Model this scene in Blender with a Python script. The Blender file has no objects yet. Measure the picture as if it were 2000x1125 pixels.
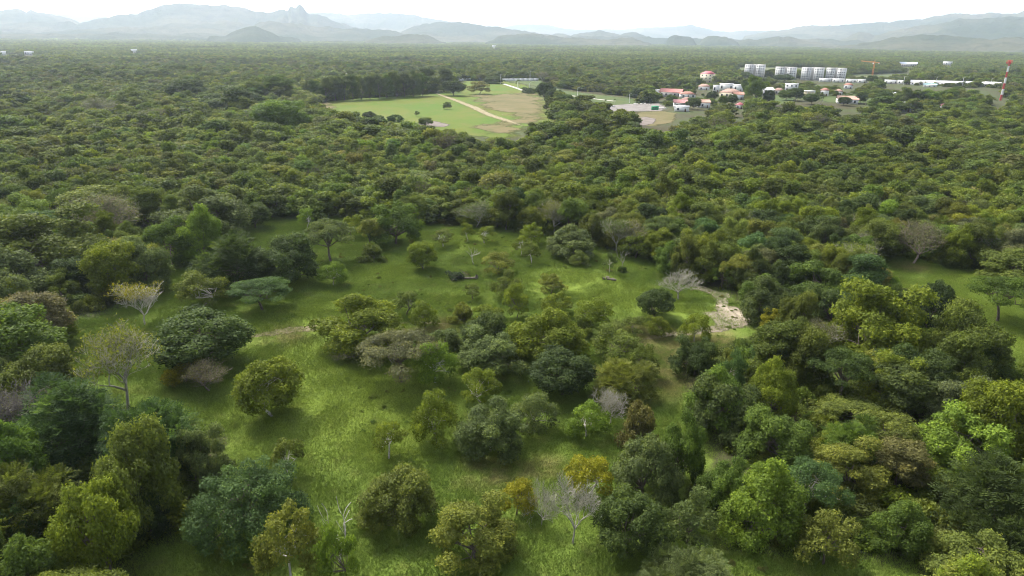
import bpy, math, random
import numpy as np
from mathutils import Matrix, Vector

# ------------------------------------------------------------------ camera, sky, sun, exposure
S = bpy.context.scene
COL = S.collection
R = math.radians
CAM_H = 50.0
PITCH = R(19.88)
ROLL = R(0.7)
FPX = 1351.0                                   # focal length in pixels of a 2000 px wide picture
camd = bpy.data.cameras.new('camera')
camd.sensor_width = 36.0
camd.lens = 36.0 * FPX / 2000.0
camd.clip_start = 0.5
camd.clip_end = 60000.0
cam = bpy.data.objects.new('camera', camd)
COL.objects.link(cam)
_f = np.array([0, math.cos(PITCH), -math.sin(PITCH)])
_r = np.array([1.0, 0, 0])
_u = np.array([0, math.sin(PITCH), math.cos(PITCH)])
CR = _r * math.cos(ROLL) + _u * math.sin(ROLL)
CU = _u * math.cos(ROLL) - _r * math.sin(ROLL)
CF = _f
cam.matrix_world = Matrix(((CR[0], CU[0], -CF[0], 0), (CR[1], CU[1], -CF[1], 0), (CR[2], CU[2], -CF[2], CAM_H), (0, 0, 0, 1)))
S.camera = cam

SUN_EL, SUN_AZ = R(50), R(-40)                 # azimuth measured from +Y towards +X: behind the scene, to the left
SUN_DIR = Vector((math.sin(SUN_AZ) * math.cos(SUN_EL), math.cos(SUN_AZ) * math.cos(SUN_EL), math.sin(SUN_EL)))
w = bpy.data.worlds.new('World')
S.world = w
w.use_nodes = True
nt = w.node_tree
nt.nodes.clear()
sky = nt.nodes.new('ShaderNodeTexSky')
sky.sky_type = 'NISHITA'
sky.sun_disc = False
sky.sun_elevation = SUN_EL
sky.sun_rotation = SUN_AZ
sky.dust_density = 5.0
sky.air_density = 1.2
sky.ozone_density = 1.0
bw = nt.nodes.new('ShaderNodeRGBToBW')
mx = nt.nodes.new('ShaderNodeMix')
mx.data_type = 'RGBA'
mx.inputs[0].default_value = 0.6              # thin bright overcast: most of the blue is veiled
bg = nt.nodes.new('ShaderNodeBackground')
bg.inputs[1].default_value = 0.15
wo = nt.nodes.new('ShaderNodeOutputWorld')
nt.links.new(sky.outputs[0], bw.inputs[0])
nt.links.new(sky.outputs[0], mx.inputs[6])
nt.links.new(bw.outputs[0], mx.inputs[7])
nt.links.new(mx.outputs[2], bg.inputs[0])
nt.links.new(bg.outputs[0], wo.inputs[0])

sund = bpy.data.lights.new('sun', 'SUN')
sund.energy = 2.3
sund.angle = R(10.0)
sund.color = (1.0, 0.955, 0.88)
sun = bpy.data.objects.new('sun', sund)
COL.objects.link(sun)
sun.rotation_euler = SUN_DIR.to_track_quat('Z', 'Y').to_euler()
sun.location = (-200, 200, 400)

S.view_settings.view_transform = 'Standard'
S.view_settings.look = 'None'
S.view_settings.gamma = 1.0
S.view_settings.use_curve_mapping = False
S.view_settings.exposure = 1.56
S.render.engine = 'CYCLES'
C = S.cycles
C.max_bounces = 5
C.diffuse_bounces = 2
C.glossy_bounces = 1
C.transmission_bounces = 2
C.transparent_max_bounces = 6
C.volume_bounces = 2
C.use_denoising = True
C.pixel_filter_type = 'BLACKMAN_HARRIS'
C.filter_width = 1.05
C.use_adaptive_sampling = True
C.adaptive_threshold = 0.015
C.caustics_reflective = False
C.caustics_refractive = False

rng = np.random.default_rng(7)
random.seed(7)


# ------------------------------------------------------------------ terrain and projection
def sstep(a, b, x):
    t = np.clip((x - a) / (b - a), 0, 1)
    return t * t * (3 - 2 * t)


def hgt(x, y):
    x = np.asarray(x, float); y = np.asarray(y, float)
    d = np.hypot(x, y)
    near = 0.55 * np.sin(x / 17 + 1.3) * np.sin(y / 23 + .4) + 0.45 * np.sin(x / 31 - y / 27 + 2.0)
    near = near * (1 - sstep(260, 420, d))
    far = 2.6 * np.sin(x / 83 + 0.7) * np.sin(y / 71 + 2.1) + 1.8 * np.sin(x / 140 - y / 101)
    far = far * sstep(230, 420, d) * (1 - sstep(1200, 2200, d))
    keep = np.exp(-((x + 75) / 190) ** 2 - ((y - 600) / 210) ** 2)
    mound = 1.6 * np.exp(-((x - 12) / 11) ** 2 - ((y - 140) / 9) ** 2) + 1.2 * np.exp(-((x - 28) / 14) ** 2 - ((y - 122) / 9) ** 2)
    return near + far * (1 - 0.8 * keep) + mound


def ray(px, py):
    return CF + CR * ((px - 1000) / FPX) - CU * ((py - 562.5) / FPX)


def at(px, py):
    """the point of the ground that the photograph shows at a pixel"""
    v = ray(px, py)
    z = 0.0
    for _ in range(6):
        t = (CAM_H - z) / max(1e-6, -v[2])
        x, y = v[0] * t, v[1] * t
        z = float(hgt(x, y))
    return x, y, z


def project(x, y, z):
    dx, dy, dz = np.asarray(x), np.asarray(y), np.asarray(z) - CAM_H
    f = dx * CF[0] + dy * CF[1] + dz * CF[2]
    f = np.maximum(f, 1e-3)
    return 1000 + FPX * (dx * CR[0] + dy * CR[1] + dz * CR[2]) / f, 562.5 - FPX * (dx * CU[0] + dy * CU[1] + dz * CU[2]) / f, f


def depth_at(x, y, z):
    return float(x * CF[0] + y * CF[1] + (z - CAM_H) * CF[2])


def gpoly(pts):
    return np.array([at(a, b)[:2] for a, b in pts])


def inside(poly, x, y):
    x = np.asarray(x, float); y = np.asarray(y, float)
    c = np.zeros(x.shape, bool)
    n = len(poly)
    for i in range(n):
        x1, y1 = poly[i]; x2, y2 = poly[(i + 1) % n]
        k = ((y1 > y) != (y2 > y)) & (x < (x2 - x1) * (y - y1) / (y2 - y1 + 1e-12) + x1)
        c ^= k
    return c


def polydist(poly, x, y, closed=True):
    x = np.asarray(x, float); y = np.asarray(y, float)
    d = np.full(x.shape, 1e9)
    n = len(poly)
    for i in range(n if closed else n - 1):
        x1, y1 = poly[i]; x2, y2 = poly[(i + 1) % n]
        ex, ey = x2 - x1, y2 - y1
        t = np.clip(((x - x1) * ex + (y - y1) * ey) / (ex * ex + ey * ey + 1e-9), 0, 1)
        d = np.minimum(d, np.hypot(x - x1 - t * ex, y - y1 - t * ey))
    return d


def signed(poly, x, y):
    return np.where(inside(poly, x, y), 1, -1) * polydist(poly, x, y)


# ------------------------------------------------------------------ mesh helpers
def mesh_np(name, V, F, mats=(), attrs=None, midx=None, smooth=False):
    """V (n,3); F (m,k) equal-sided faces, or list of such arrays"""
    if not isinstance(F, (list, tuple)):
        F = [F]
    F = [np.asarray(f, np.int32) for f in F if len(f)]
    me = bpy.data.meshes.new(name)
    V = np.asarray(V, np.float32)
    me.vertices.add(len(V))
    me.vertices.foreach_set('co', V.ravel())
    loops = np.concatenate([f.ravel() for f in F]) if F else np.zeros(0, np.int32)
    sizes = np.concatenate([np.full(len(f), f.shape[1], np.int32) for f in F]) if F else np.zeros(0, np.int32)
    me.loops.add(len(loops))
    me.loops.foreach_set('vertex_index', loops)
    me.polygons.add(len(sizes))
    starts = np.concatenate([[0], np.cumsum(sizes)[:-1]]).astype(np.int32)
    me.polygons.foreach_set('loop_start', starts)
    me.polygons.foreach_set('loop_total', sizes)
    if smooth:
        me.polygons.foreach_set('use_smooth', np.ones(len(sizes), bool))
    if midx is not None:
        me.polygons.foreach_set('material_index', np.asarray(midx, np.int32))
    for k, a in (attrs or {}).items():
        t = me.attributes.new(k, 'FLOAT', 'POINT')
        t.data.foreach_set('value', np.asarray(a, np.float32))
    for m in mats:
        me.materials.append(m)
    me.update()
    me.validate()
    return me


def link(name, data, parent=None, loc=None):
    o = bpy.data.objects.new(name, data)
    COL.objects.link(o)
    if parent is not None:
        o.parent = parent
    if loc is not None:
        o.location = loc
    return o


def empty(name, loc, rz=0, scale=(1, 1, 1)):
    o = link(name, None, loc=loc)
    o.empty_display_size = 0.5
    o.rotation_euler = (0, 0, rz)
    o.scale = scale
    return o


def tag(o, label=None, cat=None, group=None, kind=None):
    if label: o['label'] = label
    if cat: o['category'] = cat
    if group: o['group'] = group
    if kind: o['kind'] = kind
    return o


class MB:
    """collects boxes, prisms and tubes into one mesh"""
    def __init__(s):
        s.v = []; s.f4 = []; s.f3 = []; s.n = 0

    def add(s, V, F4=(), F3=()):
        s.v.append(np.asarray(V, float))
        for f in F4: s.f4.append([i + s.n for i in f])
        for f in F3: s.f3.append([i + s.n for i in f])
        s.n += len(V)
        return s

    def box(s, x0, x1, y0, y1, z0, z1):
        V = [(x, y, z) for z in (z0, z1) for y in (y0, y1) for x in (x0, x1)]
        return s.add(V, [(0, 2, 3, 1), (4, 5, 7, 6), (0, 1, 5, 4), (2, 6, 7, 3), (0, 4, 6, 2), (1, 3, 7, 5)])

    def gable(s, x0, x1, y0, y1, z0, z1, t=0.25):
        ym = (y0 + y1) / 2
        V = [(x0, y0, z0), (x1, y0, z0), (x1, y1, z0), (x0, y1, z0), (x0, ym, z1), (x1, ym, z1)]
        V += [(a, b, c + t) for a, b, c in V]
        return s.add(V, [(0, 1, 5, 4), (2, 3, 4, 5), (6, 7, 11, 10), (8, 9, 10, 11), (0, 6, 7, 1), (2, 8, 9, 3), (0, 4, 10, 6), (4, 3, 9, 10), (1, 7, 11, 5), (5, 11, 8, 2)])

    def hip(s, x0, x1, y0, y1, z0, z1, inset=None):
        ym = (y0 + y1) / 2
        k = (y1 - y0) * .45 if inset is None else inset
        V = [(x0, y0, z0), (x1, y0, z0), (x1, y1, z0), (x0, y1, z0), (x0 + k, ym, z1), (x1 - k, ym, z1)]
        V += [(x0, y0, z0 - .2), (x1, y0, z0 - .2), (x1, y1, z0 - .2), (x0, y1, z0 - .2)]
        return s.add(V, [(0, 1, 5, 4), (2, 3, 4, 5), (6, 7, 1, 0), (7, 8, 2, 1), (8, 9, 3, 2), (9, 6, 0, 3), (9, 8, 7, 6)], [(3, 0, 4), (1, 2, 5)])

    def tube(s, P, rad, sides=5):
        V, F = tube_np(np.asarray(P, float), np.asarray(rad, float) * np.ones(len(P)), sides)
        return s.add(V, F.tolist())

    def build(s, name, mat, parent=None, smooth=False):
        me = mesh_np(name, np.concatenate(s.v), [np.array(s.f4, np.int32).reshape(-1, 4), np.array(s.f3, np.int32).reshape(-1, 3)], [mat], smooth=smooth)
        return link(name, me, parent)


def tube_np(P, rad, sides=5):
    n = len(P)
    T = np.gradient(P, axis=0)
    T /= np.linalg.norm(T, axis=1, keepdims=True) + 1e-9
    ref = np.where(np.abs(T[:, 2:3]) > .9, np.array([[1.0, 0, 0]]), np.array([[0, 0, 1.0]]))
    A = np.cross(T, ref); A /= np.linalg.norm(A, axis=1, keepdims=True) + 1e-9
    B = np.cross(T, A)
    ang = np.arange(sides) * 2 * np.pi / sides
    V = P[:, None] + rad[:, None, None] * (np.cos(ang)[None, :, None] * A[:, None] + np.sin(ang)[None, :, None] * B[:, None])
    V = V.reshape(-1, 3)
    i = np.arange(n - 1)[:, None] * sides
    j = np.arange(sides)[None]
    k = (j + 1) % sides
    F = np.stack([i + j, i + k, i + sides + k, i + sides + j], -1).reshape(-1, 4)
    return V, F


def join_tubes(tubes, sides=5):
    Vs, Fs, n = [], [], 0
    for P, r in tubes:
        V, F = tube_np(np.asarray(P, float), np.asarray(r, float) * np.ones(len(P)), sides)
        Vs.append(V); Fs.append(F + n); n += len(V)
    return np.concatenate(Vs), np.concatenate(Fs)


# ------------------------------------------------------------------ materials
def new_mat(name):
    m = bpy.data.materials.new(name)
    m.use_nodes = True
    t = m.node_tree
    t.nodes.clear()
    o = t.nodes.new('ShaderNodeOutputMaterial')
    return m, t, o


def nd(t, typ, **kw):
    n = t.nodes.new(typ)
    for k, v in kw.items():
        setattr(n, k, v)
    return n


def math_(t, op, a, b=None, clamp=False):
    n = t.nodes.new('ShaderNodeMath'); n.operation = op; n.use_clamp = clamp
    for i, q in enumerate((a, b)):
        if q is None: continue
        if isinstance(q, (int, float)): n.inputs[i].default_value = q
        else: t.links.new(q, n.inputs[i])
    return n.outputs[0]


def mixc(t, fac, a, b, mode='MIX'):
    n = t.nodes.new('ShaderNodeMix'); n.data_type = 'RGBA'; n.blend_type = mode
    for i, q in ((0, fac), (6, a), (7, b)):
        if isinstance(q, (int, float)): n.inputs[i].default_value = q
        elif isinstance(q, (tuple, list)): n.inputs[i].default_value = (*q[:3], 1)
        else: t.links.new(q, n.inputs[i])
    return n.outputs[2]


def noise(t, scale, detail=4, rough=.55, vec=None, dist=0.0):
    n = t.nodes.new('ShaderNodeTexNoise')
    n.inputs['Scale'].default_value = scale
    n.inputs['Detail'].default_value = detail
    n.inputs['Roughness'].default_value = rough
    n.inputs['Distortion'].default_value = dist
    if vec is not None: t.links.new(vec, n.inputs['Vector'])
    return n.outputs['Fac']


def ramp(t, fac, a, b):
    n = t.nodes.new('ShaderNodeMapRange'); n.interpolation_type = 'SMOOTHSTEP'
    t.links.new(fac, n.inputs[0])
    n.inputs[1].default_value = a; n.inputs[2].default_value = b
    return n.outputs[0]


def wpos(t):
    return t.nodes.new('ShaderNodeNewGeometry').outputs['Position']


def plain(name, col, rough=.7, var=.12, scale=1.5, metal=0.0):
    m, t, o = new_mat(name)
    p = nd(t, 'ShaderNodeBsdfPrincipled')
    f = noise(t, scale, 5, .6, wpos(t))
    dark = tuple(c * (1 - var * 1.6) for c in col)
    lite = tuple(min(1, c * (1 + var)) for c in col)
    t.links.new(mixc(t, ramp(t, f, .3, .7), dark, lite), p.inputs['Base Color'])
    p.inputs['Roughness'].default_value = rough
    p.inputs['Metallic'].default_value = metal
    t.links.new(p.outputs[0], o.inputs[0])
    return m


def leaf_material():
    m, t, o = new_mat('leaf')
    a = nd(t, 'ShaderNodeAttribute', attribute_type='INSTANCER', attribute_name='tint')
    v = nd(t, 'ShaderNodeAttribute', attribute_type='GEOMETRY', attribute_name='var')
    g = math_(t, 'ADD', math_(t, 'MULTIPLY', v.outputs['Fac'], 0.95), 0.52)
    c = mixc(t, 1.0, a.outputs['Color'], g, 'MULTIPLY')
    yel = mixc(t, 1.0, c, (1.2, 1.1, .78), 'MULTIPLY')
    c2 = mixc(t, ramp(t, v.outputs['Fac'], .55, 1.0), c, yel)
    d = nd(t, 'ShaderNodeBsdfPrincipled')
    d.inputs['Roughness'].default_value = .65
    d.inputs['Specular IOR Level'].default_value = .08
    t.links.new(c2, d.inputs['Base Color'])
    tr = nd(t, 'ShaderNodeBsdfTranslucent')
    t.links.new(mixc(t, 1.0, c2, (1.12, 1.15, .6), 'MULTIPLY'), tr.inputs[0])
    ms = nd(t, 'ShaderNodeMixShader'); ms.inputs[0].default_value = .38
    t.links.new(d.outputs[0], ms.inputs[1]); t.links.new(tr.outputs[0], ms.inputs[2])
    t.links.new(ms.outputs[0], o.inputs[0])
    return m


def bark_material(name, c1, c2, scale=3.0):
    m, t, o = new_mat(name)
    p = nd(t, 'ShaderNodeBsdfPrincipled')
    tc = nd(t, 'ShaderNodeTexCoord')
    mp = nd(t, 'ShaderNodeMapping'); mp.inputs['Scale'].default_value = (1, 1, .35)
    t.links.new(tc.outputs['Object'], mp.inputs[0])
    f = noise(t, scale, 5, .65, mp.outputs[0], .4)
    t.links.new(mixc(t, ramp(t, f, .35, .65), c1, c2), p.inputs['Base Color'])
    p.inputs['Roughness'].default_value = .9
    b = nd(t, 'ShaderNodeBump'); b.inputs['Strength'].default_value = .5
    t.links.new(f, b.inputs['Height']); t.links.new(b.outputs[0], p.inputs['Normal'])
    t.links.new(p.outputs[0], o.inputs[0])
    return m


M = {}
M['leaf'] = leaf_material()
M['bark'] = bark_material('bark', (.055, .042, .032), (.14, .115, .09))
M['pale_bark'] = bark_material('pale_bark', (.22, .2, .17), (.50, .47, .42))
M['grey_twig'] = bark_material('grey_twig', (.19, .178, .14), (.34, .32, .26))
M['brown_twig'] = bark_material('brown_twig', (.13, .105, .085), (.26, .21, .17))
M['plum_twig'] = bark_material('plum_twig', (.07, .062, .055), (.15, .135, .12))

LUSH_LIT = [(630, 790, 24), (720, 770, 18), (590, 700, 12), (1100, 545, 16), (980, 480, 14), (760, 530, 14), (780, 860, 10), (1030, 900, 9), (1250, 590, 14), (1180, 560, 14), (1350, 610, 12), (880, 470, 16), (560, 640, 14), (1840, 580, 16), (1950, 660, 14), (1900, 545, 12), (900, 590, 12), (640, 610, 14)]  # fresh green grass and brighter light on it, both painted as colour spots
DRY = [(1310, 740, 12), (1350, 690, 10), (1290, 660, 8), (560, 655, 7), (1060, 915, 5), (960, 925, 6), (1240, 655, 9), (860, 640, 8), (1400, 660, 8), (1780, 522, 7), (690, 660, 5)]


def grass_group():
    """colour of the grass by place on the ground; shared by the turf and the blades"""
    g = bpy.data.node_groups.new('grass_colour', 'ShaderNodeTree')
    g.interface.new_socket('Color', in_out='OUTPUT', socket_type='NodeSocketColor')
    t = g
    out = t.nodes.new('NodeGroupOutput')
    pos = wpos(t)

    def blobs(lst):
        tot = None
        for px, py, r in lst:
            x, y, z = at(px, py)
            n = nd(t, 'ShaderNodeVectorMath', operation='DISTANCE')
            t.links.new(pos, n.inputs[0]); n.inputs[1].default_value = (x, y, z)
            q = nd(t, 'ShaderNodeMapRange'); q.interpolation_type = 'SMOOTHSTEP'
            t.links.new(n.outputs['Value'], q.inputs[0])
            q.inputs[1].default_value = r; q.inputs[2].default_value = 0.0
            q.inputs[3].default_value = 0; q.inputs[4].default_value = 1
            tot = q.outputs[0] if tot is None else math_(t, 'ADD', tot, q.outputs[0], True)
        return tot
    n1 = noise(t, .045, 5, .6, pos, .5)
    n2 = noise(t, .35, 4, .6, pos)
    n3 = noise(t, 1.3, 5, .7, pos)
    lush_lit = math_(t, 'ADD', blobs(LUSH_LIT), math_(t, 'MULTIPLY', math_(t, 'SUBTRACT', n2, .5), .55), True)
    dry = math_(t, 'MULTIPLY', blobs(DRY), ramp(t, n2, .25, .6))
    base = mixc(t, ramp(t, n1, .35, .65), (.100, .152, .024), (.125, .180, .030))
    base = mixc(t, math_(t, 'MULTIPLY', ramp(t, n2, .5, .72), .65), base, (.145, .172, .040))
    base = mixc(t, math_(t, 'MULTIPLY', lush_lit, .45), base, (.200, .262, .036))  # partly greener grass, partly patches of light put into the colour
    base = mixc(t, math_(t, 'MULTIPLY', dry, .8), base, (.200, .172, .070))
    base = mixc(t, math_(t, 'MULTIPLY', ramp(t, n3, .42, .7), .4), base, (.080, .118, .020))
    t.links.new(base, out.inputs[0])
    return g


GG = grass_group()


def ground_material():
    m, t, o = new_mat('ground')
    p = nd(t, 'ShaderNodeBsdfPrincipled'); p.inputs['Roughness'].default_value = .95
    p.inputs['Specular IOR Level'].default_value = .1
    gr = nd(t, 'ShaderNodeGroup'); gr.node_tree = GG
    a = nd(t, 'ShaderNodeAttribute', attribute_type='GEOMETRY', attribute_name='grass')
    pos = wpos(t)
    n = noise(t, .5, 5, .6, pos)
    n0 = noise(t, .02, 5, .6, pos)
    floor = mixc(t, n, (.028, .030, .012), (.065, .052, .028))
    floor = mixc(t, ramp(t, n0, .35, .65), floor, (.045, .06, .02))
    fac = ramp(t, math_(t, 'ADD', a.outputs['Fac'], math_(t, 'MULTIPLY', math_(t, 'SUBTRACT', n, .5), .9)), .35, .65)
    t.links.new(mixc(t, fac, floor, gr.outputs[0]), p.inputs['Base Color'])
    b = nd(t, 'ShaderNodeBump'); b.inputs['Strength'].default_value = .6; b.inputs['Distance'].default_value = .25
    t.links.new(noise(t, 1.6, 6, .7, pos), b.inputs['Height']); t.links.new(b.outputs[0], p.inputs['Normal'])
    t.links.new(p.outputs[0], o.inputs[0])
    return m


def sheet_material(name, c1, c2, c3, scale, ragged=.5, rough=.95, stretch=None, bump=.5):
    """ground sheet whose rim frays out through noise"""
    m, t, o = new_mat(name)
    p = nd(t, 'ShaderNodeBsdfPrincipled'); p.inputs['Roughness'].default_value = rough
    p.inputs['Specular IOR Level'].default_value = .12
    a = nd(t, 'ShaderNodeAttribute', attribute_type='GEOMETRY', attribute_name='edge')
    pos = wpos(t)
    if stretch:
        mp = nd(t, 'ShaderNodeMapping'); mp.inputs['Scale'].default_value = stretch
        t.links.new(pos, mp.inputs[0]); pos = mp.outputs[0]
    n1 = noise(t, scale, 6, .62, pos, .3)
    n2 = noise(t, scale * 5, 4, .6, pos)
    c = mixc(t, ramp(t, n1, .35, .65), c1, c2)
    c = mixc(t, math_(t, 'MULTIPLY', ramp(t, n2, .5, .75), .6), c, c3)
    t.links.new(c, p.inputs['Base Color'])
    b = nd(t, 'ShaderNodeBump'); b.inputs['Strength'].default_value = bump; b.inputs['Distance'].default_value = .3
    t.links.new(n2, b.inputs['Height']); t.links.new(b.outputs[0], p.inputs['Normal'])
    tr = nd(t, 'ShaderNodeBsdfTransparent')
    ms = nd(t, 'ShaderNodeMixShader')
    e = math_(t, 'ADD', a.outputs['Fac'], math_(t, 'MULTIPLY', math_(t, 'SUBTRACT', n1, .5), 2.2 * ragged))
    e = math_(t, 'ADD', e, math_(t, 'MULTIPLY', math_(t, 'SUBTRACT', n2, .5), 1.2 * ragged))
    t.links.new(ramp(t, e, .12, .72), ms.inputs[0])
    t.links.new(tr.outputs[0], ms.inputs[1]); t.links.new(p.outputs[0], ms.inputs[2])
    t.links.new(ms.outputs[0], o.inputs[0])
    return m


# ------------------------------------------------------------------ ground plan (pixels of the photograph -> ground)
CLEAR = gpoly([(290, 1300), (280, 1125), (300, 1070), (370, 1060), (400, 1000), (440, 900), (440, 850), (330, 800), (250, 800), (130, 745), (110, 700),
               (100, 640), (110, 620), (190, 620), (330, 572), (340, 530), (390, 520), (330, 520), (262, 478), (285, 445), (330, 452), (480, 450),
               (520, 425), (660, 427), (830, 440), (1000, 455), (1080, 464), (1170, 490), (1230, 505), (1290, 527), (1390, 572), (1430, 580), (1440, 600),
               (1470, 620), (1490, 648), (1400, 680), (1330, 700), (1310, 725), (1350, 775), (1390, 830), (1370, 880), (1395, 900), (1340, 960),
               (1400, 1070), (1560, 1092), (1650, 1085), (1790, 1125), (1830, 1300)])
CLEAR_R = gpoly([(1700, 522), (1745, 505), (1800, 508), (1900, 528), (2030, 530), (2150, 560), (2150, 740), (1960, 735), (1925, 690), (1890, 640), (1850, 605), (1770, 565), (1690, 550)])
FIELD = gpoly([(608, 203), (660, 194), (760, 189), (850, 183), (893, 165), (900, 159), (985, 158), (1040, 168), (1062, 182), (1078, 205), (1085, 235), (1040, 240), (1000, 262), (930, 258),
               (860, 250), (810, 242), (700, 230), (640, 217)])
LAWN = gpoly([(985, 158), (1056, 156), (1100, 176), (1200, 188), (1262, 196), (1240, 205), (1188, 206), (1130, 195), (1062, 182), (1040, 168)])
GRAVEL = gpoly([(1182, 206), (1225, 203), (1290, 202), (1304, 210), (1296, 217), (1240, 218), (1190, 218)])
TAN = gpoly([(1236, 219), (1296, 217), (1332, 222), (1318, 240), (1285, 247), (1240, 246)])
MUD = gpoly([(1240, 231), (1262, 228), (1286, 233), (1280, 242), (1258, 248), (1240, 244)])
TOWN = gpoly([(1280, 196), (1290, 176), (1350, 168), (1500, 170), (1700, 176), (1800, 190), (1790, 208), (1700, 208), (1600, 204), (1500, 204), (1400, 222), (1330, 220), (1300, 206)])
TOWN2 = gpoly([(1440, 152), (1560, 153), (1660, 154), (1800, 161), (1960, 169), (1960, 174), (1780, 172), (1640, 166), (1440, 158)])
MEADOW = gpoly([(1660, 148), (1720, 146), (1790, 143), (1780, 150), (1740, 153), (1650, 153)])
MEADOW2 = gpoly([(1430, 132), (1620, 132), (1640, 138), (1440, 139)])
FARFIELDS = []
OPEN_ = [CLEAR, CLEAR_R, FIELD, LAWN, GRAVEL, TAN, MEADOW, MEADOW2] + FARFIELDS
TRACK_PTS = [(470, 662), (520, 652), (570, 645), (625, 640), (690, 637), (760, 632), (830, 630), (890, 634)]
SANDTRACK = [(1255, 664), (1300, 655), (1340, 650), (1380, 646), (1420, 640)]
SAND = gpoly([(1362, 610), (1392, 606), (1418, 596), (1440, 596), (1462, 612), (1478, 630), (1462, 642), (1420, 648), (1385, 646), (1392, 632), (1380, 622)])
SAND2 = gpoly([(1328, 550), (1360, 556), (1400, 566), (1432, 574), (1430, 584), (1402, 582), (1372, 572), (1345, 564)])
SAND3 = gpoly([(1398, 588), (1422, 590), (1420, 600), (1402, 597)])


def build_ground():
    rr = [0.0, 6.0]
    while rr[-1] < 25000:
        rr.append(rr[-1] * 1.0165 + 0.05)
    rr = np.array(rr)
    az = np.concatenate([np.arange(-52, 52, .34), np.arange(52, 308, 4)])
    A, Q = np.meshgrid(np.radians(az), rr, indexing='xy')
    X, Y = Q * np.sin(A), Q * np.cos(A)
    Z = hgt(X, Y)
    n, k = Q.shape
    i = np.arange(n - 1)[:, None] * k
    j = np.arange(k)[None]
    F = np.stack([i + j, i + (j + 1) % k, i + k + (j + 1) % k, i + k + j], -1).reshape(-1, 4)[:, ::-1]
    x, y = X.ravel(), Y.ravel()
    g = np.zeros(len(x))
    m = (np.hypot(x, y) < 420)
    for P, s in ((CLEAR, 4.0), (CLEAR_R, 5.0)):
        g[m] = np.maximum(g[m], np.clip(.5 + signed(P, x[m], y[m]) / s, 0, 1))
    me = mesh_np('ground', np.stack([x, y, Z.ravel()], 1), F, [ground_material()], {'grass': g}, smooth=True)
    tag(link('ground', me), kind='structure', label='grassy ground running out to the plain below the hills')


build_ground()


def sheet(name, poly, mat, lift, step, soft, label):
    x0, y0 = poly.min(0) - step; x1, y1 = poly.max(0) + step
    nx = max(4, int((x1 - x0) / step)); ny = max(4, int((y1 - y0) / step))
    X, Y = np.meshgrid(np.linspace(x0, x1, nx), np.linspace(y0, y1, ny))
    d = signed(poly, X.ravel(), Y.ravel())
    keep = d > -step * 1.5
    i = np.arange(ny - 1)[:, None] * nx; j = np.arange(nx - 1)[None]
    F = np.stack([i + j, i + j + 1, i + nx + j + 1, i + nx + j], -1).reshape(-1, 4)
    F = F[keep[F].all(1)]
    V = np.stack([X.ravel(), Y.ravel(), hgt(X.ravel(), Y.ravel()) + lift], 1)
    used = np.unique(F)
    rem = np.zeros(len(V), int); rem[used] = np.arange(len(used))
    me = mesh_np(name, V[used], rem[F], [mat], {'edge': np.clip(d[used] / soft, -1, 1.6)}, smooth=True)
    return tag(link(name, me), kind='structure', label=label)


def strip(name, pts, widths, mat, lift, label, n=80, world=False):
    P = np.array([at(a, b)[:2] for a, b in pts]) if not world else np.array(pts)
    s = np.concatenate([[0], np.cumsum(np.hypot(*np.diff(P, axis=0).T))])
    q = np.linspace(0, s[-1], n)
    cx, cy = np.interp(q, s, P[:, 0]), np.interp(q, s, P[:, 1])
    for _ in range(6):
        cx[1:-1] = (cx[:-2] + cx[1:-1] + cx[2:]) / 3; cy[1:-1] = (cy[:-2] + cy[1:-1] + cy[2:]) / 3
    wd = np.interp(q, s, widths)
    T = np.stack([np.gradient(cx), np.gradient(cy)], 1); T /= np.linalg.norm(T, axis=1, keepdims=True)
    N = np.stack([-T[:, 1], T[:, 0]], 1)
    cols = np.array([-1.5, -1, -.75, -.4, 0, .4, .75, 1, 1.5])
    X = cx[:, None] + N[:, :1] * cols[None] * wd[:, None] / 2
    Y = cy[:, None] + N[:, 1:] * cols[None] * wd[:, None] / 2
    edge = np.broadcast_to(1.4 * (1 - np.abs(cols)) + .2, X.shape).copy()
    fade = np.clip(np.minimum(np.arange(n), n - 1 - np.arange(n)) / (n * .12), 0, 1)
    edge += (fade[:, None] - 1) * 1.2
    k = len(cols)
    i = np.arange(n - 1)[:, None] * k; j = np.arange(k - 1)[None]
    F = np.stack([i + j, i + j + 1, i + k + j + 1, i + k + j], -1).reshape(-1, 4)
    V = np.stack([X.ravel(), Y.ravel(), hgt(X.ravel(), Y.ravel()) + lift], 1)
    me = mesh_np(name, V, F, [mat], {'edge': edge.ravel()}, smooth=True)
    return tag(link(name, me), kind='structure', label=label)


m_track = sheet_material('track_earth', (.15, .13, .065), (.24, .20, .13), (.075, .095, .02), .5, 1.1)
m_sand = sheet_material('sand', (.17, .145, .10), (.28, .24, .185), (.15, .14, .075), .22, .6, bump=.12)
m_field = sheet_material('field_grass', (.050, .094, .004), (.078, .094, .009), (.098, .086, .022), .022, .9, stretch=(1, .6, 1))
m_dryfield = sheet_material('dry_grass', (.082, .074, .025), (.112, .092, .040), (.052, .066, .012), .04, 1.1)
m_lawn = sheet_material('lawn', (.040, .066, .015), (.058, .076, .020), (.075, .072, .028), .04, .25)
m_gravel = sheet_material('gravel', (.12, .108, .098), (.175, .16, .148), (.085, .076, .066), .12, .4)
m_mud = sheet_material('bare_earth', (.11, .092, .08), (.155, .132, .115), (.13, .11, .09), .15, .4)
VLAWN = [gpoly([(1500, 186), (1535, 184), (1560, 190), (1556, 202), (1520, 206), (1500, 204)]), gpoly([(1590, 184), (1640, 182), (1700, 184), (1730, 190), (1715, 200), (1660, 204), (1610, 200), (1590, 194)])]
m_meadow = sheet_material('far_meadow', (.06, .08, .03), (.085, .092, .04), (.045, .06, .024), .02, .3)

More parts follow.
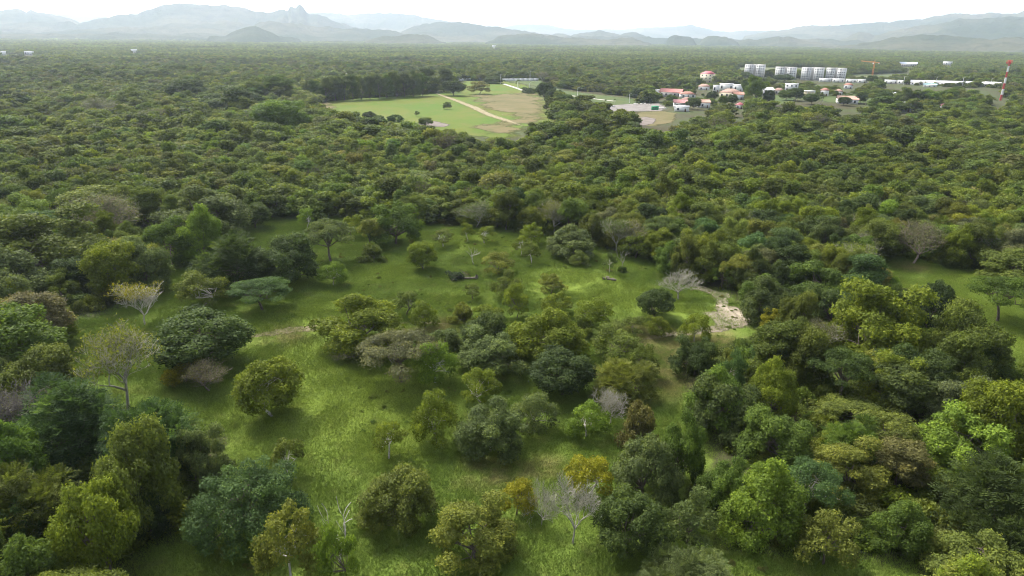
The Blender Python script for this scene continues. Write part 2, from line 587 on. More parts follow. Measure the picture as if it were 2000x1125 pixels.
strip('dirt_track', TRACK_PTS, [1.8, 2.6, 3.0, 2.6, 1.6, 1.2, 1.3, 1.0], m_track, .06, 'worn dirt track crossing the grass clearing from the left')
strip('dirt_track', SANDTRACK, [1.2, 1.8, 2.2, 2.6, 3.0], m_sand, .06, 'pale sandy track leading into the eroded sand patch')
strip('sand_gully', [(1452, 640), (1425, 622), (1410, 604), (1412, 590), (1400, 574), (1370, 562), (1335, 553)], [4, 5, 3.2, 2.6, 3.2, 3, 1.8], m_sand, .075, 'eroded sandy gully joining the sand patches')
sheet('sand_patch', SAND, m_sand, .07, .35, 1.6, 'eroded pale sand patch at the right edge of the clearing')
sheet('sand_patch', SAND2, m_sand, .07, .4, 1.8, 'long pale sand scar behind the white bare tree')
sheet('sand_patch', SAND3, m_sand, .07, .35, 1.2, 'small pale sand spot between the two larger sand patches')
FIELD_S = gpoly([(600, 203), (655, 192), (760, 186), (850, 181), (893, 163), (900, 158), (985, 157), (1040, 167), (1066, 182), (1084, 205), (1094, 240), (1048, 250), (1006, 274), (930, 270), (855, 260), (800, 250), (700, 236), (632, 222)])
sheet('field', FIELD_S, m_field, .08, 4, 14, 'large open field of green and straw grass in the forest')
DRYF = gpoly([(905, 186), (1060, 178), (1080, 205), (1085, 236), (1044, 246), (1003, 268), (935, 264), (880, 250), (960, 236), (990, 230), (935, 212)])
sheet('dry_field', DRYF, m_dryfield, .16, 4, 22, 'straw coloured dry grass on the right half of the field')
sheet('dry_field', gpoly([(606, 203), (640, 196), (655, 205), (665, 218), (640, 218)]), m_dryfield, .16, 4, 8, 'dry brown grass corner at the left end of the field')
sheet('lawn', LAWN, m_lawn, .08, 4, 6, 'mown green strip with lamp posts behind the field')
sheet('gravel_yard', GRAVEL, m_gravel, .1, 2, 4, 'grey rubble yard beside the green container')
sheet('dry_field', TAN, m_dryfield, .1, 2, 5, 'tan dry grass plot in front of the green container')
sheet('bare_earth', MUD, m_mud, .2, 1.5, 3, 'round bare earth patch below the tan plot')
sheet('bare_earth', gpoly([(805, 243), (830, 238), (852, 236), (885, 244), (872, 250), (845, 248)]), m_mud, .2, 2, 4, 'pinkish bare earth at the front edge of the field')
for P, l in ((VLAWN[0], 'green lawn right of the village poplar'), (VLAWN[1], 'green lawn round the right village houses')):
    sheet('lawn', P, m_lawn, .15, 3, 6, l)
for P, l in ((MEADOW, 'pale meadow behind the tower crane'), (MEADOW2, 'pale meadow behind the white apartment blocks')):
    sheet('meadow', P, m_meadow, .3, 12, 20, l)
strip('gravel_road', [(849, 182), (872, 190), (900, 200), (930, 212), (955, 225), (990, 236), (1022, 247)], [5, 6, 6.5, 7.5, 6.5, 6, 5], m_track, .24, 'pale gravel road curving down through the field', 60)
strip('paved_path', [(983, 164), (1008, 172), (1030, 180)], [2.6, 2.6, 2.6], plain('path_concrete', (.30, .28, .24)), .2, 'straight pale path between field and green strip', 20)
strip('paved_path', [(1115, 187), (1150, 192), (1200, 198)], [2.6, 2.6, 2.6], bpy.data.materials['path_concrete'], .2, 'straight pale path along the green strip with lamp posts', 20)

# ------------------------------------------------------------------ hills and mountains
def mountain_material():
    m, t, o = new_mat('mountain_forest')
    p = nd(t, 'ShaderNodeBsdfPrincipled'); p.inputs['Roughness'].default_value = 1
    p.inputs['Specular IOR Level'].default_value = 0
    pos = wpos(t)
    f = noise(t, .0012, 6, .6, pos)
    g = noise(t, .012, 5, .7, pos)
    c = mixc(t, ramp(t, f, .4, .65), (.035, .05, .025), (.085, .085, .05))
    c = mixc(t, math_(t, 'MULTIPLY', ramp(t, g, .45, .7), .6), c, (.02, .03, .016))
    t.links.new(c, p.inputs['Base Color'])
    b = nd(t, 'ShaderNodeBump'); b.inputs['Strength'].default_value = 1; b.inputs['Distance'].default_value = 25
    t.links.new(noise(t, .02, 6, .7, pos), b.inputs['Height']); t.links.new(b.outputs[0], p.inputs['Normal'])
    t.links.new(p.outputs[0], o.inputs[0])
    return m


M['mountain'] = mountain_material()


def vnoise(x, y, seed):
    """value noise on arrays"""
    def hsh(i, j):
        n = (i.astype(np.int64) * 374761393 + j.astype(np.int64) * 668265263 + seed * 974634777) & 0x7fffffff
        n = ((n ^ (n >> 13)) * 1274126177) & 0x7fffffff
        return (n & 0xffff) / 65535.0
    xi, yi = np.floor(x), np.floor(y)
    fx, fy = x - xi, y - yi
    fx, fy = fx * fx * (3 - 2 * fx), fy * fy * (3 - 2 * fy)
    a, b, c, d = hsh(xi, yi), hsh(xi + 1, yi), hsh(xi, yi + 1), hsh(xi + 1, yi + 1)
    return (a * (1 - fx) + b * fx) * (1 - fy) + (c * (1 - fx) + d * fx) * fy


def fbm(x, y, seed, oct=4):
    s, a = 0, .5
    for k in range(oct):
        s = s + a * vnoise(x * 2 ** k, y * 2 ** k, seed + k); a *= .5
    return s


def ridge(name, dist, half, line, label, seed):
    """a hill range: its crest follows the skyline seen in the photograph, its flanks run half metres to either side"""
    line = np.array(line, float)
    px = np.arange(line[0, 0], line[-1, 0] + .1, 2.5)
    py = np.interp(px, line[:, 0], line[:, 1])
    cx, cy, cz = [], [], []
    for a, b in zip(px, py):
        v = ray(a, b)
        t = dist / math.hypot(v[0], v[1])
        cx.append(v[0] * t); cy.append(v[1] * t); cz.append(CAM_H + v[2] * t)
    cx, cy, cz = map(np.array, (cx, cy, cz))
    ends = np.clip(np.minimum(np.arange(len(px)), len(px) - 1 - np.arange(len(px))) / 6, 0, 1)
    vs = np.linspace(-1, 1, 41)
    dirx, diry = cx / dist, cy / dist
    X = cx[:, None] + dirx[:, None] * vs[None] * half
    Y = cy[:, None] + diry[:, None] * vs[None] * half
    n = fbm(X / 420, Y / 420, seed)
    # gullies that start at the crest
    prof = (1 - np.abs(vs)) ** 1.15
    spur = (np.abs(fbm(X / 480, Y / 1100, seed + 9, 5) - .48) * 2.6)
    Z = np.maximum(cz, 8)[:, None] * prof[None] * (1 - .75 * spur * np.sin(np.pi * np.abs(vs))[None] ** .8)
    Z += (n - .5) * np.minimum(cz.clip(0), 90)[:, None] * .7 * np.sin(np.pi * np.abs(vs))[None]
    # crowns of trees roughen the crest
    Z += (12 * vnoise(X / 30, Y / 30, seed + 3) + 16 * vnoise(X / 90, Y / 90, seed + 5)) * prof[None]
    Z = Z * np.maximum(ends, .0)[:, None] - 3
    a, k = X.shape
    i = np.arange(a - 1)[:, None] * k; j = np.arange(k - 1)[None]
    F = np.stack([i + j, i + k + j, i + k + j + 1, i + j + 1], -1).reshape(-1, 4)[:, ::-1]
    me = mesh_np(name, np.stack([X.ravel(), Y.ravel(), Z.ravel()], 1), F, [M['mountain']], smooth=True)
    tag(link(name, me), kind='structure', label=label)


ridge('mountain_range', 7800, 1900, [(-160, 40), (-60, 30), (0, 24), (20, 21), (38, 22), (52, 26), (60, 22), (72, 26), (95, 30), (115, 35), (140, 41), (160, 47), (200, 57), (300, 70)], 'rounded hazy ridge at the left edge of the skyline', 11)
ridge('mountain_range', 11500, 2400, [(40, 40), (95, 30), (110, 27), (125, 30), (180, 31), (205, 34), (240, 40), (300, 48)], 'faint low ridge between the two left ranges', 12)
ridge('mountain_range', 7300, 1900, [(120, 56), (150, 50), (190, 38), (215, 35), (232, 32), (270, 32), (280, 24), (300, 19), (325, 11), (340, 9), (357, 12), (395, 11), (422, 15), (437, 11), (462, 16), (487, 20), (500, 25), (507, 24), (522, 27), (532, 27), (547, 19), (555, 19), (562, 24), (567, 15), (577, 19), (585, 11), (592, 16), (599, 26), (605, 31), (620, 30), (637, 36), (662, 45), (687, 54), (712, 60), (740, 66), (780, 74)], 'highest mountain range with a jagged twin peak', 13)
ridge('mountain_range', 9800, 2200, [(560, 36), (600, 28), (637, 27), (675, 30), (712, 29), (740, 26), (770, 28), (800, 31), (810, 30), (825, 36), (862, 41), (887, 46), (925, 55), (970, 64)], 'pale range behind the jagged twin peak', 14)
ridge('mountain_range', 6800, 1400, [(770, 70), (787, 61), (802, 55), (825, 49), (862, 45), (900, 46), (937, 52), (975, 56), (1000, 60), (1025, 64), (1045, 66), (1057, 70), (1100, 76), (1140, 82)], 'long grey ridge sloping down towards the middle', 15)
ridge('hill', 5800, 1000, [(430, 74), (470, 62), (525, 42), (562, 49), (587, 49), (607, 54), (632, 57), (662, 57), (675, 60), (700, 57), (730, 60), (762, 61), (782, 66), (815, 74), (840, 80)], 'low foothills under the jagged twin peak', 16)
ridge('mountain_range', 6900, 1200, [(-160, 52), (-60, 46), (0, 52), (60, 46), (100, 47), (135, 45), (155, 52), (200, 55), (250, 60), (330, 64), (400, 68)], 'low hazy foothill ridge at the far left', 31)
ridge('hill', 6000, 1100, [(-160, 70), (-80, 64), (0, 65), (80, 66), (150, 60), (230, 58), (315, 55), (370, 57), (420, 60), (470, 66), (520, 72)], 'lowest foothills left of the dark cone hill', 32)
ridge('hill', 5200, 700, [(-160, 74), (-60, 71), (0, 72), (60, 70), (140, 71), (220, 69), (300, 71), (380, 72), (440, 76)], 'flat wooded rise at the left end of the plain', 33)
xx_ = np.arange(-160, 2161, 20.0)
HOR = lambda a: 562.5 - FPX * math.tan(PITCH) + math.tan(ROLL) * (a - 1000)
ridge('wooded_rise', 6400, 500, [(a, HOR(a) + 1.0 - 4.5 * vnoise(np.array([a / 130.0]), np.array([7.7]), 5)[0]) for a in xx_], 'low wooded rise closing the far plain', 41)
ridge('hill', 4600, 650, [(395, 80), (420, 75), (440, 74), (462, 65), (482, 59), (500, 57), (507, 58), (525, 66), (545, 75), (582, 81), (600, 84)], 'dark cone shaped hill left of centre', 17)
ridge('hill', 4600, 600, [(700, 86), (725, 81), (750, 77), (775, 75), (800, 71), (827, 71), (850, 79), (870, 86), (885, 89)], 'low dark hill in the middle of the plain edge', 18)
ridge('hill', 5000, 700, [(935, 90), (950, 84), (975, 75), (1000, 71), (1025, 69), (1055, 69), (1080, 75), (1120, 77), (1175, 80), (1195, 80), (1212, 77), (1237, 76), (1250, 81), (1270, 90), (1285, 93)], 'long low dark hill right of centre', 19)
ridge('mountain_range', 7200, 1200, [(1040, 74), (1055, 69), (1100, 69), (1115, 72), (1130, 69), (1145, 64), (1175, 63), (1212, 69), (1235, 66), (1255, 71), (1275, 79), (1300, 82), (1320, 88)], 'grey ridge behind the long low hill', 20)
ridge('hill', 5500, 500, [(1290, 90), (1300, 82), (1307, 75), (1319, 71), (1332, 74), (1347, 75), (1360, 84), (1370, 92)], 'small round hill, left one of the pair', 21)
ridge('hill', 5600, 600, [(1355, 92), (1367, 85), (1382, 75), (1402, 72), (1420, 74), (1442, 86), (1455, 92)], 'small round hill, right one of the pair', 22)
ridge('hill', 5800, 900, [(1425, 92), (1442, 85), (1462, 79), (1500, 77), (1522, 74), (1542, 76), (1557, 81), (1600, 87), (1635, 92), (1660, 96)], 'low hazy hill right of the round pair', 23)
ridge('mountain_range', 12500, 2600, [(940, 66), (1000, 51), (1037, 49), (1070, 50), (1100, 56), (1137, 60), (1187, 59), (1225, 59), (1255, 55), (1312, 54), (1350, 50), (1375, 56), (1400, 62), (1425, 64), (1462, 61), (1500, 62), (1540, 66)], 'faintest far range in the middle of the skyline', 24)
ridge('mountain_range', 9600, 2200, [(1440, 76), (1500, 63), (1525, 61), (1560, 54), (1605, 52), (1655, 50), (1705, 47), (1740, 45), (1760, 41), (1800, 41), (1825, 34), (1860, 29), (1890, 30), (1920, 29), (1937, 26), (1955, 28), (1985, 28), (2000, 21), (2060, 14), (2160, 20)], 'tall pale range rising towards the right edge', 25)
ridge('mountain_range', 7300, 1500, [(1600, 92), (1635, 82), (1655, 75), (1675, 65), (1687, 65), (1707, 71), (1737, 62), (1775, 55), (1825, 50), (1875, 40), (1937, 37), (2000, 35), (2080, 32), (2160, 36)], 'middle grey ridge in front of the right range', 26)
ridge('hill', 5000, 900, [(1590, 101), (1620, 97), (1650, 93), (1700, 89), (1737, 79), (1770, 74), (1800, 72), (1837, 74), (1875, 78), (1912, 79), (1937, 81), (1962, 78), (2000, 79), (2080, 82), (2160, 88)], 'broad dark hill at the right below the ranges', 27)


# ------------------------------------------------------------------ trees: shapes
def leaf_quads(P, N, L, W, rg, fold=.18, T=None):
    n = len(P)
    if T is None:
        T = rg.normal(size=(n, 3))
    T = T - (T * N).sum(1, keepdims=True) * N
    T /= np.linalg.norm(T, axis=1, keepdims=True) + 1e-9
    B = np.cross(N, T)
    L = (L * (0.65 + .7 * rg.random(n)))[:, None]; W = (W * (.65 + .7 * rg.random(n)))[:, None]
    V = np.stack([P - T * L / 2, P + B * W / 2 - N * W * fold, P + T * L / 2, P - B * W / 2 - N * W * fold], 1).reshape(-1, 3)
    F = np.arange(n * 4).reshape(n, 4)
    return V, F


def unit(v):
    return v / (np.linalg.norm(v, axis=-1, keepdims=True) + 1e-9)


def crown_lobes(rg, W, H, zb, nl, lr, shape):
    """centres and radii of the leaf masses"""
    a = W / 2
    ph = rg.random(nl) * 2 * np.pi + np.arange(nl) * 2.39996
    k = (np.arange(nl) + .5) / nl
    out = 1 + .10 * np.sin(2 * ph + rg.random() * 6) + .08 * np.sin(3 * ph + rg.random() * 6)
    if shape == 'umb':
        rad = np.sqrt(k) * a * .86 * out
        z = zb + (H - zb) * (.92 - .62 * (rad / a) ** 2.2) + rg.normal(0, .035 * H, nl)
        rr = lr * W * (.7 + .6 * rg.random(nl))
        return np.stack([rad * np.cos(ph), rad * np.sin(ph), z - rr * .5], 1), rr, .5
    if shape == 'dome':
        cz = 1 - k * 1.08
        sr = np.sqrt(np.clip(1 - np.clip(cz, -.3, 1) ** 2, 0, 1))
        f = (.66 + .30 * rg.random(nl)) * out
        z = zb + (H - zb) * np.clip(.10 + .82 * cz * f, .06, .9)
        rr = lr * W * (.6 + .8 * rg.random(nl))
        return np.stack([a * .84 * f * sr * np.cos(ph), a * .84 * f * sr * np.sin(ph), z], 1), rr, .8
    if shape == 'round':
        cz = 1 - 1.75 * k
        sr = np.sqrt(np.clip(1 - cz ** 2, 0, 1))
        f = (.70 + .28 * rg.random(nl)) * out
        zc, hz = (zb + H) / 2, (H - zb) / 2
        z = zc + hz * .82 * cz * f
        rr = lr * W * (.65 + .7 * rg.random(nl))
        return np.stack([a * .82 * f * sr * np.cos(ph), a * .82 * f * sr * np.sin(ph), z], 1), rr, .85
    # 'tall' / irregular: lobes fill an uneven column
    z = zb + (H - zb) * (.12 + .8 * rg.random(nl) ** .8)
    t = (z - zb) / (H - zb)
    env = np.sin(np.pi * np.clip(.18 + .72 * t, 0, 1)) ** .7
    rad = a * .8 * env * np.sqrt(rg.random(nl)) * out
    rr = lr * W * (.6 + .8 * rg.random(nl))
    return np.stack([rad * np.cos(ph), rad * np.sin(ph), z], 1), rr, .75


def foliage(rg, C_, Rr, flat, nleaf, L, Wd, jit, feather=False, under=.25):
    p = Rr ** 2; p = p / p.sum()
    n = nleaf // (10 if feather else 1)
    idx = rg.choice(len(Rr), int(n * 1.9), p=p)
    D = unit(rg.normal(size=(len(idx), 3)))
    keep = (D[:, 2] > -.1) | (rg.random(len(idx)) < under)
    idx, D = idx[keep], D[keep]
    shell = 1 - .38 * rg.random(len(idx)) ** 1.6
    bump = 1 + .22 * np.sin(D[:, 0] * 7 + idx) * np.sin(D[:, 1] * 6 + 2 * idx) + .12 * rg.normal(size=len(idx))
    P = C_[idx] + D * (Rr[idx] * shell * bump)[:, None] * np.array([1, 1, flat])
    # drop leaves buried in a neighbouring mass
    ok = np.ones(len(P), bool)
    for c, r in zip(C_, Rr):
        q = (P - c) / np.array([1, 1, flat]) / r
        ok &= (q ** 2).sum(1) > .36
    P, D, idx = P[ok][:n], D[ok][:n], idx[ok][:n]
    lobevar = rg.random(len(Rr))
    if feather:
        n = len(P)
        d = unit(D + rg.normal(0, .45, (n, 3)) + np.array([0, 0, .25]))
        Ps, Ts, Ns, Vr = [], [], [], []
        side = unit(np.cross(d, np.array([0, 0, 1.0]) + rg.normal(0, .3, (n, 3))))
        nrm = unit(np.cross(side, d))
        rv = np.clip(.55 * lobevar[idx] + .45 * rg.random(n), 0, 1)
        for s in range(5):
            q = P + d * (s * .27 * L * 2.4)[..., None] if False else P + d * (s * .62 * L) - np.array([0, 0, 1.0]) * (.028 * L * s * s)
            for sg in (-1, 1):
                Ps.append(q + side * sg * L * .42); Ts.append(unit(side * sg + d * .55)); Ns.append(nrm); Vr.append(rv)
        P, T, N, var = np.concatenate(Ps), np.concatenate(Ts), np.concatenate(Ns), np.concatenate(Vr)
        V, F = leaf_quads(P, unit(N + rg.normal(0, .18, N.shape)), L, Wd, rg, T=T)
        return V, F, np.repeat(var, 4)
    N = unit(D * .75 + rg.normal(0, jit, D.shape) + np.array([0, 0, .35]))
    V, F = leaf_quads(P, N, L, Wd, rg)
    var = np.clip(.5 * lobevar[idx] + .5 * rg.random(len(P)), 0, 1)
    return V, F, np.repeat(var, 4)


def limb(rg, a, b, sag=.1, n=6):
    t = np.linspace(0, 1, n)[:, None]
    m = (a + b) / 2 + rg.normal(0, .08, 3) * np.linalg.norm(b - a) + np.array([0, 0, sag]) * np.linalg.norm(b - a)
    return (1 - t) ** 2 * a + 2 * t * (1 - t) * m + t ** 2 * b


def bough_tree(rg, W, H, zb, C_, r0, nlimb=9, lean=.06, fork=.75):
    fz = max(.6, zb * fork + .12 * H)
    top = np.array([rg.normal(0, lean) * W, rg.normal(0, lean) * W, fz])
    base = np.array([0, 0, -.25])
    tr = limb(rg, base, top, 0, 7)
    tubes = [(tr, np.linspace(r0 * 1.25, r0 * .75, 7))]
    order = rg.permutation(len(C_))[:nlimb]
    for i in order:
        tubes.append((limb(rg, top, C_[i], .06, 6), np.linspace(r0 * .55, r0 * .1, 6)))
        mid = tubes[-1][0][3]
        for _ in range(2):
            e = C_[rg.integers(len(C_))]
            e = mid + (e - mid) * .6
            tubes.append((limb(rg, mid, e, .08, 5), np.linspace(r0 * .28, r0 * .06, 5)))
    return join_tubes(tubes, 6)


def bare_tree(rg, W, H, fork=.3, depth=5, r0=.22, spread=.62, up=.25, thin=.022, kids=(3, 4)):
    """trunk tubes and twig tubes of a leafless tree, grown by forking"""
    trunk, twigs, tips = [], [], []

    def grow(p, d, ln, r, lev):
        pts = [p]; q = p; dd = d
        for s in range(4):
            dd = unit(dd + rg.normal(0, .16, 3) + np.array([0, 0, .02]))
            q = q + dd * ln / 4
            pts.append(q)
        r1 = max(thin, r * .62)
        (trunk if lev <= 1 else twigs).append((np.array(pts), np.linspace(r, r1, 5)))
        if lev >= depth:
            tips.append(q)
            return
        k = rg.integers(kids[0], kids[1] + 1) if lev > 0 else kids[1] + 1
        a0 = rg.random() * 6.28
        for i in range(k):
            an = a0 + i * 6.283 / k + rg.normal(0, .35)
            sd = np.array([math.cos(an), math.sin(an), 0])
            nd_ = unit(dd * (1 - spread * .45) + sd * spread * (1.15 if lev == 0 else 1) + np.array([0, 0, up]))
            st = pts[-1] if i < 2 or lev == 0 else pts[2 + int(rg.integers(0, 2))]
            grow(st, nd_, ln * (.66 + .25 * rg.random()) if lev else ln * (.75 + .35 * rg.random()), r1 * (.72 + .2 * rg.random()), lev + 1)
    grow(np.array([0, 0, -.25]), unit(np.array([rg.normal(0, .08), rg.normal(0, .08), 1.0])), H * fork, r0, 0)
    tv, tf = join_tubes(trunk, 6)
    wv, wf = join_tubes(twigs, 3)
    return tv, tf, wv, wf, np.array(tips)


def fit(V, W, H, zlow=None):
    """scale about the trunk axis so that the whole reads W wide and H high; returns the factors used"""
    lo, hi = np.percentile(V, 1, 0), np.percentile(V, 99, 0)
    return np.array([W / max(.1, hi[0] - lo[0]), W / max(.1, hi[1] - lo[1]), H / max(.1, hi[2])]), np.array([(lo[0] + hi[0]) / 2, (lo[1] + hi[1]) / 2])


KIND = {}


def make_kind(key, n, W, H, **k):
    KIND[key] = {'W': W, 'H': H, 'var': []}
    for s in range(n):
        rg = np.random.default_rng(hash_(key) + 17 * s)
        if k.get('bare'):
            tv, tf, wv, wf, tips = bare_tree(rg, W, H, **k['bare'])
            sc, ce = fit(np.concatenate([tv, wv]), W, H)
            cl = np.clip(np.concatenate([tv, wv])[:, 2:3] / (H * .4), 0, 1)
            al = np.concatenate([tv, wv]); al[:, :2] -= ce * cl; al[:, :2] *= np.where(cl > .99, sc[:2], 1 + (sc[:2] - 1) * cl); al[:, 2] *= sc[2]
            tv, wv = al[:len(tv)], al[len(tv):]
            V, F, var, mi = wv, [wf], [np.full(len(wv), .5)], [np.full(len(wf), 1)]
            if k.get('leaves'):
                nlf, L, capz = k['leaves']
                tp = tips * 1.0
                tp[:, :2] = (tp[:, :2] - ce) * sc[:2]; tp[:, 2] *= sc[2]
                tp = tp[tp[:, 2] > capz * H]
                if len(tp):
                    P = tp[rg.integers(0, len(tp), nlf)] + rg.normal(0, .28, (nlf, 3))
                    lv, lf = leaf_quads(P, unit(rg.normal(0, .6, (nlf, 3)) + np.array([0, 0, .6])), L, L * .6, rg)
                    F = [wf, lf + len(wv)]; V = np.concatenate([wv, lv])
                    var = [np.full(len(wv), .5), np.repeat(rg.random(nlf), 4)]
                    mi = [np.full(len(wf), 1), np.zeros(len(lf), int)]
            crown = mesh_np(key + '_crown', V, F, [M['leaf'], M['grey_twig']], {'var': np.concatenate(var)}, np.concatenate(mi))
            trunk = mesh_np(key + '_trunk', tv, tf, [M['grey_twig']], smooth=True)
        else:
            Cc, Rr, flat = crown_lobes(rg, W, H, k['zb'] * H, k['nl'], k['lr'], k['shape'])
            V, F, var = foliage(rg, Cc, Rr, flat, k['nleaf'], k['L'], k['L'] * k.get('asp', .6), k.get('jit', .55), k.get('feather', False), k.get('under', .25))
            sc, ce = fit(V, W, H)
            V = (V - np.array([*ce, 0])) * sc
            Cc = (Cc - np.array([*ce, 0])) * sc
            tv, tf = bough_tree(rg, W, H, k['zb'] * H, Cc, k.get('r0', .2), k.get('limbs', 9), k.get('lean', .05))
            crown = mesh_np(key + '_crown', V, F, [M['leaf']], {'var': var})
            trunk = mesh_np(key + '_trunk', tv, tf, [M['bark']], smooth=True)
        KIND[key]['var'].append((trunk, crown))


def hash_(s):
    return sum((i + 3) * ord(c) * 131 for i, c in enumerate(s))


make_kind('dome', 4, 11, 8.5, zb=.10, nl=52, lr=.100, shape='dome', nleaf=23000, L=.285, asp=.62, r0=.28, under=.2)
make_kind('umbrella', 3, 11, 7.5, zb=.34, nl=40, lr=.105, shape='umb', nleaf=16000, L=.270, asp=.5, r0=.24, under=.12, limbs=14)
make_kind('round', 3, 8.5, 7.5, zb=.07, nl=62, lr=.105, shape='round', nleaf=19000, L=.260, asp=.6, r0=.2)
make_kind('smooth', 2, 13, 8.5, zb=.06, nl=70, lr=.085, shape='dome', nleaf=34000, L=.235, asp=.55, r0=.3, under=.1)
make_kind('open', 4, 7.5, 6.5, zb=.20, nl=30, lr=.11, shape='dome', nleaf=6200, L=.270, asp=.6, r0=.15, lean=.08, under=.4, jit=.8)
make_kind('sparse', 3, 5, 5.5, zb=.32, nl=14, lr=.12, shape='dome', nleaf=2200, L=.250, asp=.55, r0=.12, lean=.10, under=.6, jit=.9, limbs=7)
make_kind('feather', 3, 11.5, 9, zb=.06, nl=48, lr=.105, shape='dome', nleaf=24000, L=.420, asp=.34, r0=.26, feather=True, under=.25)
make_kind('tall', 6, 8.5, 10.5, zb=.18, nl=26, lr=.15, shape='tall', nleaf=13500, L=.320, asp=.6, r0=.2, under=.3, jit=.7)
make_kind('bush', 3, 6, 3.4, zb=.0, nl=24, lr=.13, shape='dome', nleaf=6000, L=.280, asp=.55, r0=.07, under=.4, jit=.8)
make_kind('bare', 3, 8, 7.5, bare=dict(fork=.34, depth=5, r0=.2, spread=.6, up=.3, thin=.024))
make_kind('capped', 1, 8, 7.5, bare=dict(fork=.34, depth=5, r0=.2, spread=.62, up=.42, thin=.024), leaves=(1500, .30, .8))
make_kind('twiggy', 3, 8, 8, bare=dict(fork=.24, depth=6, r0=.20, spread=.6, up=.16, thin=.019, kids=(2, 4)), leaves=(700, .20, .3))
make_kind('halfbare', 2, 9, 8, bare=dict(fork=.26, depth=6, r0=.24, spread=.66, up=.2, thin=.016, kids=(2, 4)), leaves=(4200, .27, .2))
make_kind('snag', 2, 3.4, 6, bare=dict(fork=.42, depth=2, r0=.15, spread=.55, up=.35, thin=.03, kids=(2, 3)))

TINT = {
    'yg': ((.116, .150, .018), 'yellow-green'), 'lg': ((.112, .168, .024), 'lime green'), 'g': ((.075, .117, .022), 'mid green'),
    'dg': ((.052, .078, .022), 'dark green'), 'ol': ((.092, .118, .024), 'olive green'), 'gg': ((.090, .118, .040), 'grey-green'),
    'bg': ((.058, .100, .033), 'blue-green'), 'br': ((.122, .118, .042), 'brownish'), 'ye': ((.190, .188, .018), 'yellow'),
    'go': ((.126, .143, .028), 'golden olive'), 'gb': ((.106, .112, .054), 'grey-brown'), 'dk': ((.041, .062, .021), 'very dark green'),
}
NTREE = {}
PLACED = []                                     # x, y, radius, short phrase


def put_tree(kind, x, y, z, wd, ht, tint, label, cat, group, bark=None, rz=None, jitter=.12, name=None, rg=rng, var=None):
    K = KIND[kind]
    i = NTREE.get(kind, 0); NTREE[kind] = i + 1
    trunk, crown = K['var'][(i if var is None else var) % len(K['var'])]
    nm = name or {'bush': 'shrub', 'bare': 'bare_tree', 'snag': 'dead_tree', 'twiggy': 'bare_tree', 'halfbare': 'half_bare_tree', 'capped': 'half_bare_tree'}.get(kind, 'leafy_tree')
    root = empty(nm, (x, y, z), rg.random() * 6.283 if rz is None else rz, (wd / K['W'], wd / K['W'], ht / K['H']))
    tag(root, label, cat, group)
    t = link('trunk', trunk, root)
    c = link('branches' if kind in ('bare', 'snag', 'twiggy') else 'crown', crown, root)
    col = np.array(TINT[tint][0]) * (1 + rg.normal(0, jitter)) * (1 + rg.normal(0, jitter * .35, 3))
    c['tint'] = [float(max(.004, q)) for q in col]
    if bark:
        t.material_slots[0].link = 'OBJECT'; t.material_slots[0].material = M[bark]
        if len(c.material_slots) > 1:
            c.material_slots[1].link = 'OBJECT'; c.material_slots[1].material = M[bark]
    return root

